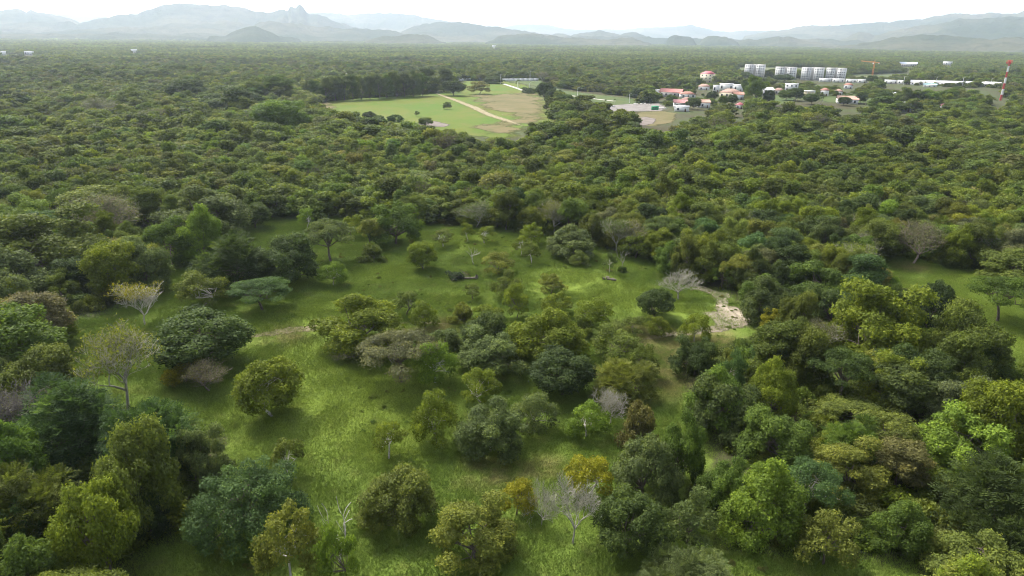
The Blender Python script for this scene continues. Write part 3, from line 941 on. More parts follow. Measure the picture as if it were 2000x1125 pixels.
# kind, base y (negative: lower rim of the crown), left, right and top of the crown, colour, what it is, bark
TREES = [
 # left part of the clearing
 ('capped', 634, 241, 326, 554, 'ye', 'white branched bare tree with a yellow-green leaf cap on open grass', 'pale_bark'),
 ('open', 597, 350, 443, 529, 'ol', 'small olive tree with a white trunk between the capped tree and the dark flat tree', 'pale_bark'),
 ('umbrella', 605, 457, 567, 543, 'bg', 'low flat-topped blue-green tree standing alone on the grass', None),
 ('round', -590, 182, 282, 476, 'yg', 'dense yellow-green round tree behind the white capped tree', None),
 ('dome', -575, 238, 331, 470, 'gg', 'grey-green tree leaning against the yellow-green round tree', None),
 ('dome', -556, -10, 214, 410, 'ol', 'huge olive dome tree at the left edge above the clearing', None),
 ('dome', -606, -60, 112, 474, 'gg', 'shaded grey-green tree at the left edge below the huge olive dome', None),
 ('dome', -470, -20, 102, 384, 'lg', 'bright green tree at the left edge behind the huge olive dome', None),
 ('halfbare', 476, 157, 275, 388, 'gb', 'grey-brown nearly leafless dome tree behind the huge olive dome', 'brown_twig'),
 ('dome', -460, 100, 268, 373, 'ol', 'wide olive tree behind the grey-brown leafless dome', None),
 ('dome', -522, 288, 384, 432, 'g', 'dark left half of a twin tree at the back of the left clearing', None),
 ('dome', -515, 352, 438, 407, 'lg', 'bright green right half of a twin tree at the back of the left clearing', None),
 ('dome', -470, 330, 478, 368, 'gg', 'large grey-olive tree behind the bright twin tree', None),
 ('round', -447, 470, 530, 399, 'dg', 'dark round tree at the left end of the far grass strip', None),
 ('feather', -566, 393, 534, 460, 'dg', 'big dark ragged tree behind the small olive tree', None),
 ('dome', -560, 502, 618, 463, 'dg', 'dark tree right beside the big dark ragged tree', None),
 ('umbrella', 511, 594, 700, 434, 'gg', 'pale flat umbrella tree with a dark trunk behind the small lime tree', None),
 ('open', 557, 622, 680, 511, 'lg', 'small lime green tree with a thin white trunk left of centre', 'pale_bark'),
 ('sparse', 446, 582, 617, 407, 'lg', 'small slim tree on the far grass strip', 'pale_bark'),
 ('round', -618, -30, 10, 566, 'dg', 'dark tree cut by the left edge beside the leaning thin tree', None),
 ('sparse', 611, 102, 146, 560, 'ol', 'thin leaning olive tree at the left end of the clearing', 'pale_bark'),
 ('round', -760, -80, 116, 603, 'g', 'big dense tree with lit top at the left edge, middle of the photo height', None),
 ('halfbare', 801, 182, 318, 648, 'go', 'white twigged tree with thin yellow leaves left of the big dark mango-like tree', 'grey_twig'),
 ('round', -728, 311, 491, 611, 'dg', 'big dark long-leaved round tree left of the dirt track', None),
 ('bush', -752, 322, 404, 696, 'ye', 'yellow shrub in front of the big dark long-leaved tree', None),
 ('halfbare', -770, 368, 450, 704, 'gb', 'grey half bare shrub beside the yellow shrub', 'brown_twig'),
 ('round', 813, 471, 593, 703, 'yg', 'round yellow-green tree standing alone left of the bright grass', 'pale_bark'),
 # behind the centre
 ('dome', -482, 724, 823, 399, 'g', 'large green dome tree at the back of the clearing, left of centre', None),
 ('open', -466, 664, 708, 420, 'yg', 'small yellow-green tree behind the flat umbrella tree', None),
 ('tall', -488, 700, 750, 428, 'go', 'golden olive tree between umbrella tree and green dome', None),
 ('bush', -512, 700, 752, 478, 'ol', 'low olive shrub in front of the golden olive tree', None),
 ('round', 526, 798, 856, 474, 'yg', 'rounded yellow-green bush tree alone in the back of the clearing', None),
 ('sparse', 482, 843, 889, 448, 'ol', 'thin tree with a bent white trunk at the back of the clearing', 'pale_bark'),
 ('sparse', 470, 898, 929, 437, 'yg', 'left one of two small trees at the forest edge', 'pale_bark'),
 ('sparse', 475, 926, 969, 442, 'yg', 'right one of two small trees at the forest edge', 'pale_bark'),
 ('open', 478, 1014, 1060, 436, 'yg', 'yellow-green tree at the forest edge left of the dark grey dome', None),
 ('sparse', 500, 1000, 1036, 460, 'yg', 'faint thin tree in front of the yellow-green forest edge tree', 'pale_bark'),
 ('sparse', 515, 1018, 1058, 474, 'ol', 'thin tree with a white stem left of the dark grey dome', 'pale_bark'),
 ('open', 536, 944, 1006, 493, 'go', 'golden tree beside the fallen tree', None),
 ('dome', -508, 1065, 1161, 442, 'gg', 'dense dark grey-green dome near the forest edge', None),
 ('open', 522, 1112, 1154, 490, 'ol', 'small round tree in front of the dark grey dome', None),
 ('sparse', 533, 1176, 1203, 493, 'gg', 'thin young tree left of the dead snag', 'pale_bark'),
 ('snag', 527, 1203, 1224, 490, 'gg', 'dead white snag near the forest edge', 'grey_twig'),
 ('bush', -534, 1206, 1223, 520, 'g', 'tiny shrub at the foot of the dead snag', None),
 ('snag', 516, 912, 938, 482, 'gg', 'crooked white bare stem behind the fallen tree', 'pale_bark'),
 ('open', 582, 958, 1018, 533, 'ol', 'olive bush tree right below the golden tree', None),
 ('sparse', 585, 905, 942, 554, 'ol', 'small dark bush with a reddish foot left of the olive bush tree', None),
 ('open', 574, 1050, 1103, 533, 'go', 'brownish tree on the mound right of the olive bush tree', None),
 ('open', 620, 984, 1036, 556, 'yg', 'yellow-green slender tree with a dark leaning trunk in the centre', None),
 ('sparse', 615, 767, 820, 568, 'ol', 'open olive tree behind the left wide dome', None),
 ('open', 641, 802, 860, 588, 'yg', 'small yellow tree right of the left wide dome', None),
 ('dome', 683, 627, 782, 579, 'yg', 'wide yellow-green dome tree left of centre', None),
 ('umbrella', 746, 704, 862, 647, 'gb', 'grey-brown umbrella tree with dark trunk in front of the left wide dome', None),
 ('open', 748, 808, 893, 663, 'lg', 'lime green right side tree beside the grey-brown umbrella', 'pale_bark'),
 ('halfbare', -708, 650, 716, 682, 'gb', 'low grey twiggy shrub at the left foot of the grey-brown umbrella', 'brown_twig'),
 ('dome', -700, 898, 990, 612, 'dg', 'dark green tree behind the centre dome', None),
 ('bush', -684, 825, 902, 636, 'gg', 'low grey-green shrub between the umbrella and the dark centre tree', None),
 ('dome', -738, 893, 1022, 645, 'gg', 'grey-green centre dome with rounded lumps', None),
 ('dome', 702, 986, 1134, 600, 'yg', 'wide yellow-green dome tree in the centre', None),
 ('round', -782, 1034, 1158, 687, 'dk', 'darkest blue-green round tree below the wide centre dome', None),
 ('bush', -633, 876, 928, 594, 'go', 'yellow-brown shrub, left of a row behind the dark centre tree', None),
 ('bush', -624, 926, 982, 595, 'yg', 'yellow-green shrub, right of a row behind the dark centre tree', None),
 ('open', 617, 1056, 1117, 570, 'yg', 'yellow-green tree behind the right shoulder of the centre dome', None),
 ('open', 642, 1114, 1194, 582, 'yg', 'yellow-green broad tree left of the round dark dome', None),
 ('bush', -660, 1112, 1160, 626, 'ol', 'olive shrub under the yellow-green broad tree', None),
 ('round', -624, 1243, 1316, 565, 'dg', 'round dark dome near the white bare tree', None),
 ('sparse', 652, 1212, 1264, 619, 'ol', 'open olive shrub below the round dark dome', None),
 ('open', 656, 1258, 1308, 616, 'yg', 'yellow shrub right below the round dark dome', None),
 ('open', -712, 1158, 1258, 640, 'ol', 'loose olive shrub tree right of the wide centre dome', None),
 ('open', -744, 1225, 1284, 674, 'ol', 'thin olive shrub at the edge of the dry grass', None),
 ('feather', -792, 1157, 1270, 704, 'go', 'spiky golden shrub tree right of the darkest round tree', None),
 ('open', 785, 902, 978, 722, 'yg', 'small pale yellow tree in front of the centre group', 'pale_bark'),
 # front of the clearing
 ('sparse', 896, 723, 795, 822, 'yg', 'small yellow-green tree with a gnarled white trunk at front left of centre', 'pale_bark'),
 ('open', 866, 806, 898, 771, 'yg', 'yellow-green tree with pale twigs left of the grey-green willow-like tree', 'grey_twig'),
 ('dome', 881, 894, 1023, 779, 'gg', 'grey-green drooping tree with a trunk in the front centre', 'pale_bark'),
 ('open', 843, 998, 1088, 763, 'gg', 'grey-olive tree with whitish twigs right of the drooping tree', 'grey_twig'),
 ('open', 853, 1104, 1187, 785, 'lg', 'light green small tree with a white trunk right of the drooping pair', 'pale_bark'),
 ('twiggy', 829, 1156, 1226, 768, 'gg', 'grey dead twiggy bush tree under the spiky golden shrub', 'grey_twig'),
 ('bush', -875, 1204, 1284, 793, 'br', 'brown shrub behind the big green lumpy tree', None),
 ('open', 969, 1100, 1193, 888, 'ye', 'bright yellow-green tree behind the big grey bare tree', 'pale_bark'),
 ('open', 1005, 970, 1048, 936, 'ye', 'flat yellow tree left of the small grey bare tree', None),
 ('twiggy', 1062, 1068, 1170, 941, 'gg', 'big grey bare tree with fine twigs in the foreground', 'grey_twig'),
 ('twiggy', 1027, 1030, 1086, 953, 'gg', 'small grey bare tree left of the big grey bare tree', 'grey_twig'),
 ('dome', 1022, 707, 850, 915, 'ol', 'rounded olive tree with lit top left of the golden foreground tree', None),
 ('dome', 1090, 851, 1005, 977, 'go', 'golden brown tree in the foreground centre', None),
 ('round', -1106, 1163, 1292, 977, 'dg', 'dense dark rounded tree right of the big grey bare tree', None),
 ('dome', -985, 1195, 1324, 848, 'gg', 'big green lumpy tree at front right of the clearing', None),
 ('dome', -950, 1276, 1368, 815, 'g', 'green tree touching the big lumpy tree from behind', None),
 ('open', 1062, 1288, 1394, 968, 'gg', 'pale grey-green tree right of the dense dark rounded tree', None),
 ('feather', -1195, 1252, 1428, 1064, 'gg', 'pale bushy tree cut by the bottom edge right of centre', None),
 ('smooth', -1058, 381, 598, 897, 'bg', 'big smooth dark green dome in the left foreground', None),
 ('sparse', 926, 533, 594, 857, 'ol', 'thin sparse tree behind the smooth dark green dome', 'pale_bark'),
 ('open', 1130, 508, 629, 994, 'go', 'golden tree at the bottom edge right of the smooth dome', 'pale_bark'),
 ('open', 1145, 622, 698, 1032, 'lg', 'green tree under the dead branches at the bottom edge', None),
 ('snag', 1100, 634, 696, 990, 'gg', 'white dead branches rising above the green bottom edge tree', 'pale_bark'),
 ('feather', -918, 36, 244, 744, 'bg', 'big feathery green tree at the left above the foreground wood', None),
 ('dome', -1050, 205, 356, 842, 'ol', 'large olive tree left of the smooth dark dome', None),
 ('feather', -950, 240, 394, 786, 'bg', 'blue-green feathery tree behind the large olive tree', None),
 ('dome', -965, 356, 453, 838, 'gg', 'grey-olive tree at the edge of the clearing behind the smooth dome', None),
 ('feather', -1075, -10, 170, 905, 'ol', 'yellowish feathery tree in the left foreground', None),
 ('round', -1150, 148, 284, 956, 'yg', 'tall bright yellow-green tree in the left foreground', None),
 ('dome', -1210, 10, 158, 1040, 'g', 'green tree at the bottom left corner', None),
 ('twiggy', -880, -30, 108, 752, 'gb', 'purplish grey twiggy thicket at the left edge', 'plum_twig'),
 ('open', -1095, 2, 98, 974, 'bg', 'teal open tree at the left edge above the bottom corner', 'pale_bark'),
 ('dome', -1056, 262, 334, 945, 'dk', 'very dark small tree between the olive tree and the smooth dome', None),
 ('dome', -1190, -110, 20, 1000, 'dg', 'dark tree cut by the left edge near the bottom', None),
 # right side
 ('twiggy', 585, 1284, 1364, 528, 'gg', 'white leafless tree on the grass beside the sand scar', 'grey_twig'),
 ('sparse', 563, 1387, 1432, 518, 'lg', 'thin green tree with a bare stem at the forest edge by the sand', None),
 ('open', 668, 1325, 1387, 610, 'yg', 'small yellow-green tree beside the sandy track', 'pale_bark'),
 ('dome', -715, 1613, 1792, 553, 'yg', 'big bright yellow-green tree in the wood right of the sand patch', None),
 ('open', -654, 1482, 1528, 602, 'ye', 'small yellow tree at the right rim of the sand patch', None),
 ('umbrella', 627, 1888, 2008, 539, 'g', 'umbrella tree with a dark trunk on the right clearing', None),
 ('dome', -562, 1918, 2060, 486, 'ol', 'olive tree at the right edge behind the umbrella tree', None),
 ('halfbare', 515, 1736, 1830, 438, 'gb', 'large grey-brown leafless tree at the back of the right clearing', 'brown_twig'),
 ('halfbare', -705, 1556, 1632, 630, 'gb', 'pinkish grey twiggy tree left of the big bright yellow-green tree', 'grey_twig'),
 ('dome', -700, 1512, 1592, 619, 'ol', 'olive tree left of the pinkish grey twiggy tree', None),
 ('round', -655, 1768, 1855, 551, 'dk', 'very dark tree right behind the big bright yellow-green tree', None),
 ('dome', -740, 1800, 1935, 600, 'ol', 'olive tree at the lower rim of the right clearing', None),
 ('dome', -745, 1855, 1955, 660, 'dg', 'dark tree at the corner of the right clearing', None),
 ('dome', -612, 1446, 1536, 535, 'g', 'green tree above the sand patch', None),
 ('dome', -600, 1530, 1650, 510, 'g', 'fresh green tree behind the wood above the sand patch', None),
 ('dome', -650, 1560, 1665, 560, 'dg', 'dark green tree in front of the fresh green tree above the sand', None),
 ('open', 790, 1395, 1450, 690, 'bg', 'pale green tree with white candelabra branches in the right wood', 'pale_bark'),
 ('dome', -740, 1312, 1400, 660, 'dg', 'dark green tree at the left tip of the right wood', None),
 ('dome', -830, 1445, 1545, 706, 'yg', 'yellow-green tree inside the right wood', None),
 ('umbrella', -790, 1570, 1700, 680, 'dg', 'dark flat-layered tree in the middle of the right wood', None),
 ('dome', -850, 1600, 1740, 775, 'ol', 'olive dome in the middle of the right wood', None),
 ('round', -880, 1605, 1660, 830, 'yg', 'small yellow-green tree in front of the olive dome', None),
 ('dome', -920, 1440, 1580, 805, 'g', 'green tree with golden tips at the left rim of the right wood', None),
 ('dome', -975, 1585, 1722, 862, 'go', 'golden olive tree in the lower right wood', None),
 ('umbrella', 1010, 1510, 1634, 905, 'bg', 'bluish green tree with pale spreading branches in the lower right wood', 'pale_bark'),
 ('dome', -1065, 1402, 1552, 905, 'lg', 'bright lime drooping tree at the lower right clearing edge', None),
 ('dome', -1010, 1366, 1470, 895, 'g', 'green tree behind the bright lime drooping tree', None),
 ('open', 1102, 1550, 1665, 1005, 'go', 'open golden tree with a grey trunk on the lower right grass', None),
 ('tall', -960, 1700, 1800, 858, 'br', 'brown tipped tree right of the golden olive tree', None),
 ('dome', -905, 1860, 2010, 735, 'yg', 'yellow tree at the right edge above the foreground', None),
 ('dome', -930, 1790, 1960, 800, 'lg', 'lime green tree below the yellow tree at the right edge', None),
 ('dome', -1080, 1690, 1800, 975, 'g', 'green tree with a yellow tuft in the lower right', None),
 ('feather', -1080, 1840, 2060, 900, 'dg', 'dark feathery tree at the right edge near the bottom', None),
 ('dome', -1150, 1810, 1980, 1030, 'ol', 'olive tree at the bottom edge in the right corner', None),
]


def solve_tree(by, x0, x1, top, bottom_mode):
    cx = (x0 + x1) / 2
    b = by
    for _ in range(5 if bottom_mode else 1):
        x, y, z = at(cx, b)
        dp = depth_at(x, y, z)
        a = (x1 - x0) / 2 * dp / FPX
        al = math.atan2(CAM_H, math.hypot(x, y))
        if bottom_mode:
            b = by - .36 * a * math.sin(al) * FPX / dp
    x, y, z = at(cx, b)
    dp = depth_at(x, y, z); al = math.atan2(CAM_H, math.hypot(x, y))
    want = (b - top) * dp / FPX
    lo, hi = .5, 30
    for _ in range(30):
        H = (lo + hi) / 2
        got = .58 * H * math.cos(al) + math.hypot(a * .85 * math.sin(al), .42 * H * math.cos(al))
        if got > want: hi = H
        else: lo = H
    return x, y, z, 2 * a, H


for row in TREES:
    kind, by, x0, x1, top, tint, label, bark = row
    x, y, z, wd, ht = solve_tree(abs(by), x0, x1, top, by < 0)
    wd *= .96
    ht = min(max(ht, wd * .42), wd * 2.2)
    if 'leafless' in label or kind in ('bare', 'twiggy', 'snag'):
        cat = 'bare tree'
    else:
        cat = 'shrub' if kind == 'bush' else 'tree'
    put_tree(kind, x, y, z, wd, ht, tint, label, cat, 'trees of the grass clearing' if cat == 'tree' else ('shrubs of the clearing' if cat == 'shrub' else 'leafless trees'), bark, jitter=.05)
    PLACED.append((x, y, wd / 2, label))
print('placed', len(PLACED))

# ------------------------------------------------------------------ the forest round the clearing
TREELINE_SPEC = []
BLD = []                                        # x, y, radius kept free of forest trees


def keep_free(px, py, r):
    x, y, z = at(px, py)
    BLD.append((x, y, r))


def corridor(px0, px1, py_base, dtop):
    """ground in front of a building stays low enough for it to be seen"""
    pass


def scatter(r0, r1, step, rg):
    xs = np.arange(-r1, r1, step); ys = np.arange(0, r1, step)
    X, Y = np.meshgrid(xs, ys)
    X = X + (rg.random(X.shape) - .5) * step * .95; Y = Y + (rg.random(Y.shape) - .5) * step * .95
    X, Y = X.ravel(), Y.ravel()
    d = np.hypot(X, Y); az = np.degrees(np.arctan2(X, Y))
    k = (d > r0) & (d <= r1) & (np.abs(az) < (47 if r1 < 1200 else 41))
    return X[k], Y[k]


def forest_mask(X, Y, near=True):
    ok = np.ones(len(X), bool)
    for P in OPEN_:
        ok &= ~inside(P, X, Y)
    return ok


def pick_tints(X, Y, rg):
    """tree species come in drifts"""
    n1 = fbm(X / 60, Y / 60, 41); n2 = fbm(X / 25, Y / 25, 52)
    keys = ['ol', 'g', 'yg', 'dg', 'gg', 'go', 'lg', 'bg', 'gb', 'dk', 'br']
    base = np.array([.24, .15, .13, .13, .11, .07, .03, .04, .04, .04, .02])
    far = np.clip((np.hypot(X, Y) - 260) / 300, 0, 1)
    left = np.clip((-X / np.maximum(60, np.hypot(X, Y)) + .1) * 2, 0, 1)
    out = []
    for i in range(len(X)):
        p = base.copy()
        p[[0, 2, 5]] *= .35 + 2.4 * n1[i] * (1 - .35 * left[i])
        p[[3, 9, 7]] *= .3 + 2.0 * (1 - n1[i]) + .5 * left[i]
        p[[4, 8]] *= .4 + 1.8 * n2[i] + 1.2 * far[i] * left[i]
        p /= p.sum()
        out.append(keys[rg.choice(len(keys), p=p)])
    return out


frng = np.random.default_rng(21)
TOWN_ALL = [TOWN, TOWN2]
X, Y = scatter(44, 300, 5.0, frng)
k = forest_mask(X, Y)
X, Y = X[k], Y[k]
px_, py_, r_ = (np.array([p[i] for p in PLACED]) for i in range(3))
ok = np.ones(len(X), bool)
for i in range(len(X)):
    dd = np.hypot(px_ - X[i], py_ - Y[i])
    if (dd < r_ * .85 + 2.4).any(): ok[i] = False
X, Y = X[ok], Y[ok]
ok = np.ones(len(X), bool)
for hh_ in (3.5, 6.0, 8.0):
    s_ = CAM_H / (CAM_H - (hgt(X, Y) + hh_))
    for P in (CLEAR, CLEAR_R):
        ok &= ~inside(P, X * s_, Y * s_)
X, Y = X[ok], Y[ok]
U, Vv, D = project(X, Y, hgt(X, Y) + 6)
vis = (U > -40) & (U < 2040) & (Vv < 1190) & (Vv > 0)
order = np.argsort(np.where(vis, D, 1e9))
N_IND = 290
ind = order[:N_IND]
rest = np.setdiff1d(np.arange(len(X)), ind)
print('forest individuals reach', D[ind].max())
REG = []
tints = pick_tints(X[ind], Y[ind], frng)
LAND = [(p[0], p[1], p[3]) for p in PLACED]
kinds = ['dome', 'tall', 'round', 'umbrella', 'feather', 'open', 'halfbare']
kp = np.array([.42, .26, .10, .08, .06, .05, .03])
SHAPE = {'dome': 'broad crowned', 'tall': 'upright', 'round': 'rounded', 'umbrella': 'flat topped', 'feather': 'feathery', 'open': 'loose leaved', 'halfbare': 'twiggy half bare'}
for n_, i in enumerate(ind):
    x, y = float(X[i]), float(Y[i]); z = float(hgt(x, y))
    kd = kinds[frng.choice(len(kinds), p=kp)]
    wd = frng.uniform(6.0, 9.8) * (1.0 if kd != 'tall' else .9)
    ht = {'dome': frng.uniform(6.5, 10), 'tall': frng.uniform(7.5, 11.5), 'round': frng.uniform(6, 8.5), 'umbrella': frng.uniform(7, 9.5), 'feather': frng.uniform(6.5, 9), 'open': frng.uniform(5.5, 8), 'halfbare': frng.uniform(6.5, 9)}[kd]
    u, v, _ = project(x, y, z + ht * .6)
    if v > 800 and u > 1350: ht *= .82
    dl = [math.hypot(a - x, b - y) for a, b, _ in LAND]
    j = int(np.argmin(dl))
    lu, lv, _ = project(LAND[j][0], LAND[j][1], 4)
    if abs(lu - u) > abs(lv - v) * 1.1: rel = 'left of' if u < lu else 'right of'
    else: rel = 'behind' if v < lv else 'in front of'
    size = 'small ' if wd < 7 else ('large ' if wd > 9 else '')
    short = ' '.join(LAND[j][2].split()[:8])
    for stop in (' with', ' at', ' in', ' of', ' beside', ' on', ' between', ' by', ' and', ' right', ' left', ' the', ' a', ' behind', ' inside', ' above', ' touching', ' under', ' near', ' cut', ' from', ' below'):
        if short.endswith(stop): short = short[:-len(stop)]
    where = 'wood' if dl[j] < 28 else 'forest edge'
    label = f'{size}{TINT[tints[n_]][1]} {SHAPE[kd]} tree {rel} the {short}'
    label = ' '.join(label.split()[:16])
    for stop in (' with', ' at', ' in', ' of', ' beside', ' on', ' between', ' by', ' and', ' right', ' left', ' the', ' a', ' behind', ' the', ' in', ' of'):
        if label.endswith(stop): label = label[:-len(stop)]
    REG.append((float(u), float(v), put_tree(kd, x, y, z, wd, ht, tints[n_], label, 'tree', 'trees of the forest round the clearing', 'grey_twig' if kd == 'halfbare' else None, name='forest_tree' if kd != 'halfbare' else None, rg=frng)))
by_label = {}
for r_ in REG: by_label.setdefault(r_[2]['label'], []).append(r_)
ORD = ['leftmost', 'second', 'third', 'fourth', 'fifth', 'sixth', 'seventh', 'eighth', 'ninth']
for lb, rs in by_label.items():
    if len(rs) > 1:
        for n_, r_ in enumerate(sorted(rs)):
            wds = lb.split()
            r_[2]['label'] = ' '.join((['the'] if 0 else []) + [ORD[min(n_, 8)] + (' of ' + str(len(rs)) if 0 else '')] + wds)
            if len(r_[2]['label'].split()) > 16: r_[2]['label'] = ' '.join(r_[2]['label'].split()[:16])


# the rest of the forest: one mass, instanced on points
make_kind('f_dome', 6, 9, 8, zb=.15, nl=26, lr=.135, shape='dome', nleaf=3400, L=.62, asp=.6, r0=.22, under=.2, limbs=5)
make_kind('f_tall', 5, 8, 10, zb=.15, nl=20, lr=.17, shape='tall', nleaf=3000, L=.62, asp=.6, r0=.2, under=.25, jit=.7, limbs=5)
make_kind('f_umb', 2, 10, 8, zb=.3, nl=30, lr=.12, shape='umb', nleaf=3000, L=.6, asp=.5, r0=.22, under=.15, limbs=6)
make_kind('f_bare', 1, 8, 8, bare=dict(fork=.24, depth=5, r0=.2, spread=.66, up=.22, thin=.04, kids=(2, 4)), leaves=(1100, .4, .25))
SRC = bpy.data.collections.new('forest_sources')


def src_object(name, parts):
    """parts: (mesh, material index list) joined into one mesh with slots leaf, bark"""
    Vs, F4, mi, var, n = [], [], [], [], 0
    for me, off in parts:
        v = np.empty(len(me.vertices) * 3, np.float32); me.vertices.foreach_get('co', v)
        Vs.append(v.reshape(-1, 3))
        f = np.empty(len(me.loops), np.int32); me.loops.foreach_get('vertex_index', f)
        F4.append(f.reshape(-1, 4) + n)
        q = np.empty(len(me.polygons), np.int32); me.polygons.foreach_get('material_index', q)
        mi.append(q + off)
        a = np.full(len(me.vertices), .5, np.float32)
        if 'var' in me.attributes: me.attributes['var'].data.foreach_get('value', a)
        var.append(a); n += len(me.vertices)
    me = mesh_np(name, np.concatenate(Vs), np.concatenate(F4), [M['leaf'], M['bark']], {'var': np.concatenate(var)}, np.concatenate(mi))
    o = bpy.data.objects.new(name, me)
    SRC.objects.link(o)
    return o


make_kind('f_bush', 3, 4.5, 2.6, zb=.0, nl=16, lr=.16, shape='dome', nleaf=1500, L=.34, asp=.55, r0=.05, under=.4, jit=.8, limbs=3)
n_src = 0
SRC_IDX = {}
for key in ('f_dome', 'f_tall', 'f_umb', 'f_bare', 'f_bush'):
    for t, c in KIND[key]['var']:
        src_object('source_%02d' % n_src, [(c, 0), (t, 1)])
        SRC_IDX.setdefault(key, []).append(n_src); n_src += 1


def clump_mesh(rg, size, ntree, nl):
    """a stretch of canopy, many crowns"""
    Vs, Fs, vr, n = [], [], [], 0
    for i in range(ntree):
        cx, cy = rg.uniform(-size / 2, size / 2, 2)
        W, H = rg.uniform(6.5, 11), rg.uniform(6, 10.5)
        if rg.random() < .06: H *= 1.35; W *= 1.2
        Cc, Rr, fl = crown_lobes(rg, W, H, H * .1, 8, .2, 'dome')
        V, F, v = foliage(rg, Cc, Rr, fl, nl, 1.25, .85, .5, under=.1)
        Vs.append(V + np.array([cx, cy, 0])); Fs.append(F + n); n += len(V)
        vr.append(np.clip(v * .5 + rg.random() * .6 - .05, 0, 1))
    return np.concatenate(Vs), np.concatenate(Fs), np.concatenate(vr)


for s in range(4):
    V, F, v = clump_mesh(np.random.default_rng(90 + s), 34, 34, 190)
    o = bpy.data.objects.new('source_%02d' % n_src, mesh_np('canopy', V, F, [M['leaf'], M['bark']], {'var': v}))
    SRC.objects.link(o)
    SRC_IDX.setdefault('clump', []).append(n_src); n_src += 1

PTS = []                                        # x y z rz sx sz idx r g b


def add_pts(X, Y, tn, kindsel, wfun, rg):
    Z = hgt(X, Y)
    tone = .78 + .6 * fbm(X / 150, Y / 150, 88)
    for i in range(len(X)):
        kd = kindsel(i)
        idx = SRC_IDX[kd][rg.integers(len(SRC_IDX[kd]))]
        sx, sz = wfun(i, kd)
        c = (np.array(TINT[tn[i]][0]) * .62 + np.array((.098, .122, .023)) * .38) * (1 + rg.normal(0, .12)) * (1 + rg.normal(0, .04, 3))
        c = c * tone[i]
        PTS.append((X[i], Y[i], Z[i] - .1 - (1.3 * rg.random() if kd[:2] == 'f_' and kd != 'f_bush' else 0), rg.random() * 6.283, sx, sz, idx, *np.maximum(c, .004)))


tn = pick_tints(X[rest], Y[rest], frng)
fk = lambda i: ['f_dome', 'f_tall', 'f_umb', 'f_bare'][frng.choice(4, p=[.56, .28, .12, .04])]
fw = lambda i, kd: (frng.uniform(.65, 1.08), frng.uniform(.68, 1.15))
add_pts(X[rest], Y[rest], tn, fk, fw, frng)


def mid_forest(r0, r1, step, rg, low=1.0):
    X, Y = scatter(r0, r1, step, rg)
    k = forest_mask(X, Y)
    X, Y = X[k], Y[k]
    return X, Y


FREE_BUILDINGS = [(1310, 188, 16), (1340, 190, 14)]
def points_object(name, pts, coll, label):
    pts = np.array(pts, float)
    me = bpy.data.meshes.new(name)
    me.vertices.add(len(pts))
    me.vertices.foreach_set('co', pts[:, :3].astype(np.float32).ravel())

    def at_(n, typ, key, arr):
        a = me.attributes.new(n, typ, 'POINT'); a.data.foreach_set(key, arr)
    n = len(pts)
    at_('rot', 'FLOAT_VECTOR', 'vector', np.stack([np.zeros(n), np.zeros(n), pts[:, 3]], 1).astype(np.float32).ravel())
    at_('scl', 'FLOAT_VECTOR', 'vector', np.stack([pts[:, 4], pts[:, 4] * (.8 + .45 * np.random.default_rng(4).random(n)), pts[:, 5]], 1).astype(np.float32).ravel())
    at_('idx', 'INT', 'value', pts[:, 6].astype(np.int32))
    at_('tint', 'FLOAT_COLOR', 'color', np.concatenate([pts[:, 7:10], np.ones((n, 1))], 1).astype(np.float32).ravel())
    o = link(name, me)
    g = bpy.data.node_groups.new(name, 'GeometryNodeTree')
    g.interface.new_socket('Geometry', in_out='INPUT', socket_type='NodeSocketGeometry')
    g.interface.new_socket('Geometry', in_out='OUTPUT', socket_type='NodeSocketGeometry')
    gi = g.nodes.new('NodeGroupInput'); go = g.nodes.new('NodeGroupOutput')
    iop = g.nodes.new('GeometryNodeInstanceOnPoints')
    ci = g.nodes.new('GeometryNodeCollectionInfo')
    ci.inputs['Collection'].default_value = coll
    ci.inputs['Separate Children'].default_value = True
    ci.inputs['Reset Children'].default_value = True

    def na(nm, ty):
        q = g.nodes.new('GeometryNodeInputNamedAttribute'); q.data_type = ty; q.inputs['Name'].default_value = nm
        return [s for s in q.outputs if s.enabled and s.name == 'Attribute'][0]
    L_ = g.links.new
    L_(gi.outputs[0], iop.inputs['Points']); L_(ci.outputs[0], iop.inputs['Instance'])
    iop.inputs['Pick Instance'].default_value = True
    L_(na('idx', 'INT'), iop.inputs['Instance Index'])
    L_(na('rot', 'FLOAT_VECTOR'), iop.inputs['Rotation']); L_(na('scl', 'FLOAT_VECTOR'), iop.inputs['Scale'])
    L_(iop.outputs[0], go.inputs[0])
    md = o.modifiers.new('scatter', 'NODES'); md.node_group = g
    return tag(o, label, None, None, 'stuff')


